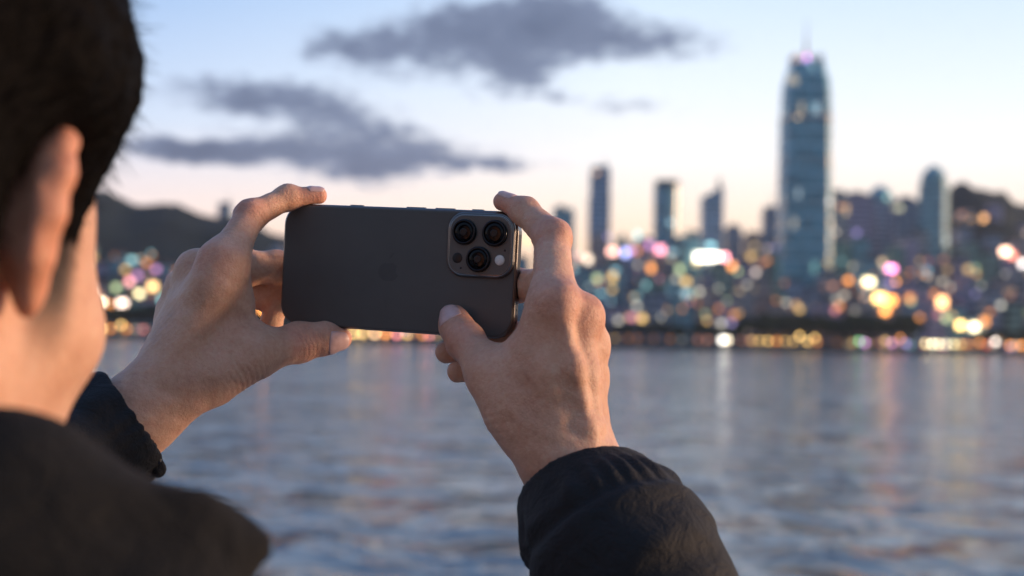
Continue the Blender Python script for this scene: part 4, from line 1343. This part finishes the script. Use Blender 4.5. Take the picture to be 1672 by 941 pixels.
LIGHTS = [(1155, 420, 15, 4.4, C_W, 5.5), (1183, 421, 3.4, 4.2, C_P, 6), (1160, 402, 4, 2, C_T, 3.5), (1138, 424, 2.5, 3, C_Y, 4),
          (1000, 411, 5, 3.5, (1, .5, .4), 4), (1021, 413, 3.4, 4, C_B, 3.6), (1078, 408, 4.5, 4, (1, .35, .45), 4), (1060, 400, 3, 4, C_M, 1.6), (1041, 384, 3, 4, C_T, 1.8), (1031, 410, 3, 2, C_M, 2),
          (960, 424, 3.5, 4, (1, .8, .6), 2.6), (945, 418, 2.5, 3, (1, .6, .6), 1.6), (1063, 438, 3, 4, C_O, 2.6), (1040, 410, 3, 3, C_O, 1.8),
          (1000, 452, 3, 4, C_Y, 1.6), (975, 455, 3, 3, C_G, 1.5), (1048, 520, 3, 2.5, C_Y, 2.2), (1110, 440, 3, 4, C_G, 1.5), (1120, 460, 3, 3, C_Y, 1.7), (1195, 435, 2.5, 3, C_O, 3.6), (1225, 420, 3, 4, C_Y, 1.2), (1233, 445, 3, 3, (1, .8, .7), 1.4),
          (1418, 461, 5, 3.4, (1, .8, .45), 6), (1455, 439, 4.5, 2.8, (1, .3, .6), 6), (1463, 461, 3.5, 2.4, C_O, 4.5), (1385, 458, 3, 2.4, C_O, 3),
          (1415, 491, 4.5, 4, (1, .5, .3), 6), (1436, 487, 5.5, 4, C_Y, 6), (1455, 491, 4, 4, C_O, 5), (1445, 508, 3, 3, C_O, 5.5), (1440, 430, 3, 4, (1, .7, .4), 1.5), (1485, 487, 3, 3, C_O, 2),
          (1538, 494, 4.2, 5, (1, .5, .2), 4.8), (1641, 411, 5.0, 3.6, (1, .6, .4), 6), (1652, 417, 3, 3, (1, .3, .2), 4), (1606, 358, 3.4, 5.5, (1, .5, .2), 2.4), (1670, 432, 3, 4, (1, .9, .85), 4),
          (1285, 525, 2.6, 2.6, (1, .55, .4), 5), (1347, 533, 2.6, 2.6, (1, .45, .12), 5.5), (1568, 531, 3.2, 3, C_Y, 7), (1590, 534, 3, 3, (1, .85, .5), 7), (1607, 525, 3, 3, C_O, 2.5), (1500, 520, 3, 2.5, C_O, 2),
          (1318, 525, 2.5, 2.5, C_Y, 1.5), (1305, 505, 2.5, 2.5, C_Y, 1.2), (1370, 500, 2.5, 2.5, C_O, 1.4), (1545, 520, 3, 3, C_G, 1.6), (1620, 470, 3, 3, C_O, 1.4), (1580, 440, 3, 3, C_Y, 1.0), (1690, 480, 3, 3, C_O, 2),
          (212, 460, 3.4, 3.4, (1, .4, .45), 3.2), (228, 480, 3, 3, (1, .85, .45), 4.2), (250, 468, 4.2, 3.6, (1, .62, .25), 4), (200, 495, 5, 3, (1, .75, .6), 5.5), (180, 498, 3, 3, C_O, 2.6), (166, 494, 3.5, 3, (1, .8, .55), 7), (263, 490, 3, 3, C_T, 2.2), (275, 480, 3, 3, C_G, 1.6),
          (216, 425, 4, 3, C_T, 1.6), (240, 430, 3, 3, C_O, 1.4), (312, 422, 4, 3, C_G, 1.8), (255, 440, 3, 3, C_M, 1.6), (236, 505, 3, 3, C_Y, 2.6), (205, 440, 3, 3, C_Y, 1.4), (285, 455, 3, 3, C_P, 1.6), (300, 440, 3, 3, C_Y, 1.4), (190, 470, 3, 3, C_G, 1.8), (150, 480, 3, 3, C_W, 2.4), (140, 500, 3, 3, C_Y, 3), (225, 450, 3, 3, C_M, 1.4),
          (430, 505, 5, 4, C_O, 5), (422, 515, 3, 4, C_Y, 3), (418, 395, 4, 3, C_T, 1.5), (440, 385, 3, 3, (.8, .8, 1), 1.2), (890, 430, 3, 3, C_O, 1.4), (905, 460, 3, 3, C_M, 1.5), (925, 500, 3, 3, C_G, 1.2), (850, 400, 3, 3, C_P, 2.5), (862, 392, 3, 3, C_Y, 2.5)]
for i in range(130):
    if i < 88: px, py = rnd.uniform(875, 1700), rnd.uniform(425, 530)
    else: px, py = rnd.uniform(130, 440), rnd.uniform(410, 510)
    LIGHTS.append((px, py, rnd.uniform(1.2, 2.4), rnd.uniform(1.2, 2.4), rnd.choice([C_Y, C_O, C_W, C_P, C_T, C_G, C_O, C_Y, C_O, C_W, C_Y]), rnd.uniform(.4, 1.6)))
STR = 1.0
for px, py, ww, hh, c, s in LIGHTS:
    best = None
    for bd in blds:
        if bd[0] - 1 <= px <= bd[1] + 1:
            P = at_y(px, py, bd[3])
            if bd[6] + 2 < P[2] < bd[7] + 1.5 and (best is None or bd[3] < best[3]): best = bd
    if best is None:
        # nearest building in x whose height reaches
        cand = [bd for bd in blds if abs((bd[0] + bd[1]) / 2 - px) < 30 and at_y(px, py, bd[3])[2] < bd[7] + 6 and at_y(px, py, bd[3])[2] > bd[6] + 1]
        if not cand: continue
        best = min(cand, key=lambda q: abs((q[0] + q[1]) / 2 - px))
    P = at_y(px, py, best[3]); rt = best[4]
    wmax = (best[1] - best[0]) / FPX * best[3]
    lx = P[0] - best[5]
    mb = MB(); mb.box((lx, -best[8] / 2 - .55, P[2] - best[6]), (ww, .9, hh))
    mb.build('lit_sign', emat(c, round(s * STR, 2)), rt)

# ------------------------------------------------------------------ waterfront: kiosks, lamps, trees
m_pole = simple('lamp_pole', (.05, .05, .055), .5, .5)


def lamp_at(px, py, c, s, r=1.1, lab=None, grp='lamps along the far waterfront', Y=LAND_Y + 3):
    P = at_y(px, py, Y)
    z0 = -1.05
    rt = empty('street_lamp', (P[0], Y, z0))
    tag(rt, lab or 'small lamp in the glowing row along the far waterfront', 'street lamp', grp)
    hh = max(2.2, P[2] - z0); s = round(s * .42, 2)
    mb = MB(); mb.lathe([(.35, 0), (.35, .4), (.12, .5), (.09, hh - r)], 8); mb.build('pole', m_pole, rt)
    mb = MB(); mb.lathe([(r * math.sin(math.pi * i / 8) + .001, hh - r * math.cos(math.pi * i / 8)) for i in range(9)], 12); mb.build('globe', emat(c, s), rt)


lamp_at(1180, 561, (1, .95, .85), 14, 1.35, 'large white globe lamp on the waterfront below the billboard', None)
lamp_at(1188, 556, (1, .85, .6), 16, 1.0, 'yellowish globe lamp close beside the large white one', None)
for px, py, c, s in [(1228, 563, C_Y, 14), (1240, 562, C_Y, 17), (1254, 562, C_Y, 14), (1268, 560, C_O, 15), (1282, 562, C_Y, 12), (1296, 563, C_Y, 15), (1306, 549, C_Y, 17), (1318, 561, C_Y, 14), (1330, 552, C_Y, 15), (1334, 564, C_O, 13)]:
    lamp_at(px, py, c, s * rnd.uniform(.35, .9), .85, 'amber lamp in the tight amber cluster just left of the dark waterfront trees', 'amber cluster lamps')
for px, py, c, s in [(1403, 557, (.35, .9, .4), 9), (1412, 560, (.75, .35, .9), 9), (1446, 557, (1, .6, .25), 8), (1456, 562, C_M, 8), (1470, 553, C_O, 8), (1478, 562, (.6, .35, 1), 7)]:
    lamp_at(px, py, c, s, .9, 'coloured lamp, green to violet, before the dark waterfront trees', 'coloured party lamps')
for px, py, c, s in [(1511, 567, (1, .75, .35), 18), (1522, 570, (1, .9, .6), 22), (1533, 569, (1, .85, .5), 22), (1545, 568, (1, .92, .65), 24), (1557, 569, (1, .8, .4), 20), (1568, 568, C_Y, 18), (1578, 569, C_O, 14)]:
    lamp_at(px, py, c, s * rnd.uniform(.4, .9), .9, 'bright yellow lamp in the brightest waterfront cluster right of the park trees', 'bright waterfront cluster lamps')
for px, py, c, s in [(1625, 558, (1, .85, .75), 16), (1649, 570, C_O, 14), (1668, 567, C_O, 15), (1612, 572, C_R, 5), (1600, 560, C_O, 7), (1690, 570, C_Y, 12),
                     (138, 540, C_Y, 16), (151, 542, (1, .85, .5), 20), (166, 541, C_Y, 16), (180, 546, C_O, 9), (198, 531, C_Y, 12), (207, 545, C_O, 8), (232, 545, C_P, 4), (120, 541, C_O, 12),
                     (578, 551, C_Y, 18), (592, 553, C_Y, 16), (612, 554, (1, .6, .3), 20), (630, 553, C_O, 18), (648, 556, (1, .3, .3), 16), (664, 555, C_Y, 12), (690, 556, C_O, 10), (700, 556, C_P, 9)]:
    lamp_at(px, py, c, s, .95)
for i in range(70):
    px = 100 + i * 23 + rnd.uniform(-7, 7)
    if 1225 < px < 1345 or 1505 < px < 1585: continue
    py = 545 + (px - 836) * .0183 + rnd.uniform(4, 12)
    lamp_at(px, py, rnd.choice([C_O, C_O, C_Y, (1, .4, .25), C_W]), round(rnd.uniform(.6, 3.6), 1), .8)

# waterfront trees
m_leaf, nt, b = new_mat('tree_leaves')
n_ = noise(nt, .8, 3); r = ramp(nt, n_.outputs[0], [(.3, (.02, .04, .018)), (.7, (.055, .085, .035))]); nt.links.new(r.outputs[0], b.inputs['Base Color']); b.inputs['Roughness'].default_value = .8
m_bark = simple('tree_bark', (.07, .05, .04), .9, 0, .2, 2)


def crown_mesh(seed, rw, rh):
    q = random.Random(seed); v = []; f = []
    lobes = [(q.uniform(-.5, .5) * rw, q.uniform(-.5, .5) * rw, q.uniform(-.35, .5) * rh, q.uniform(.35, .6)) for _ in range(9)]
    for _ in range(1500):
        lx, ly, lz, lr = q.choice(lobes)
        d = Vector((q.gauss(0, 1), q.gauss(0, 1), q.gauss(0, 1))).normalized() * (q.random() ** .4)
        c = Vector((lx + d.x * rw * lr, ly + d.y * rw * lr, lz + d.z * rh * lr))
        t = Vector((q.gauss(0, 1), q.gauss(0, 1), q.gauss(0, 1))).normalized(); u = t.orthogonal().normalized() * .55; w2 = t.cross(u).normalized() * .4
        b0 = len(v); v += [tuple(c - u - w2), tuple(c + u - w2), tuple(c + u + w2), tuple(c - u + w2)]; f.append((b0, b0 + 1, b0 + 2, b0 + 3))
    return mesh_np('crown', v, f, False)


protos = []
for k in range(4):
    cm = crown_mesh(k, 6.5, 4.6); cm.materials.append(m_leaf)
    mb = MB(); mb.lathe([(.55, 0), (.4, 1.2), (.3, 5), (.12, 9.5)], 8)
    for a in range(4):
        an = a * 1.7 + k; e = Vector((math.cos(an) * 3, math.sin(an) * 3, 8.5)); s0 = Vector((0, 0, 4.2)); sd_ = Vector((-math.sin(an), math.cos(an), 0)) * .14
        mb.add([s0 - sd_, s0 + sd_, s0 + Vector((0, 0, .4)), e - sd_ * .4, e + sd_ * .4, e + Vector((0, 0, .15))], [(0, 1, 4, 3), (1, 2, 5, 4), (2, 0, 3, 5)])
    tmp = mb.build('trunk', m_bark); tm = tmp.data; bpy.data.objects.remove(tmp)
    protos.append((cm, tm))
ti = 0
segs = [(1225, 1500, 26, 1.15), (975, 1215, 16, .75), (1590, 1720, 8, .8), (120, 440, 26, 1.0), (440, 970, 26, .8)]
names = ['tree in the dark waterfront park below the bulky trio of towers', 'tree in the thin waterfront row between the hand and the billboard', 'tree in the waterfront row at the foot of the right hill',
         'tree in the dark belt below the hillside houses', 'tree in the waterfront row behind the phone']
for si, (a, b_, n, sc_) in enumerate(segs):
    for i in range(n):
        px = a + (b_ - a) * (i + rnd.uniform(.1, .9)) / n; Y = LAND_Y + rnd.uniform(5.5, 13)
        P = at_y(px, 545, Y); s = sc_ * rnd.uniform(.8, 1.15); cm, tm = protos[ti % 4]; ti += 1
        rt = empty('waterfront_tree', (P[0], Y, -1.1), rnd.uniform(0, 6.28)); rt.scale = (s, s, s)
        tag(rt, names[si], 'tree', 'waterfront trees')
        for nm, me, z in (('crown', cm, 9.0), ('trunk', tm, 0)):
            o = bpy.data.objects.new(nm, me); col.objects.link(o); o.parent = rt; o.location = (0, 0, z)

# ------------------------------------------------------------------ the air over the harbour
m_haze = bpy.data.materials.new('haze'); m_haze.use_nodes = True; nt = m_haze.node_tree
for n in list(nt.nodes): nt.nodes.remove(n)
out = nt.nodes.new('ShaderNodeOutputMaterial'); vol = nt.nodes.new('ShaderNodeVolumePrincipled')
vol.inputs['Color'].default_value = (.80, .88, 1, 1); vol.inputs['Density'].default_value = HAZE; vol.inputs['Anisotropy'].default_value = .2
nt.links.new(vol.outputs[0], out.inputs['Volume'])
mb = MB(); mb.box((0, 880, 72), (2700, 1960, 160))
hz_ = mb.build('haze', m_haze); tag(hz_, kind='stuff')
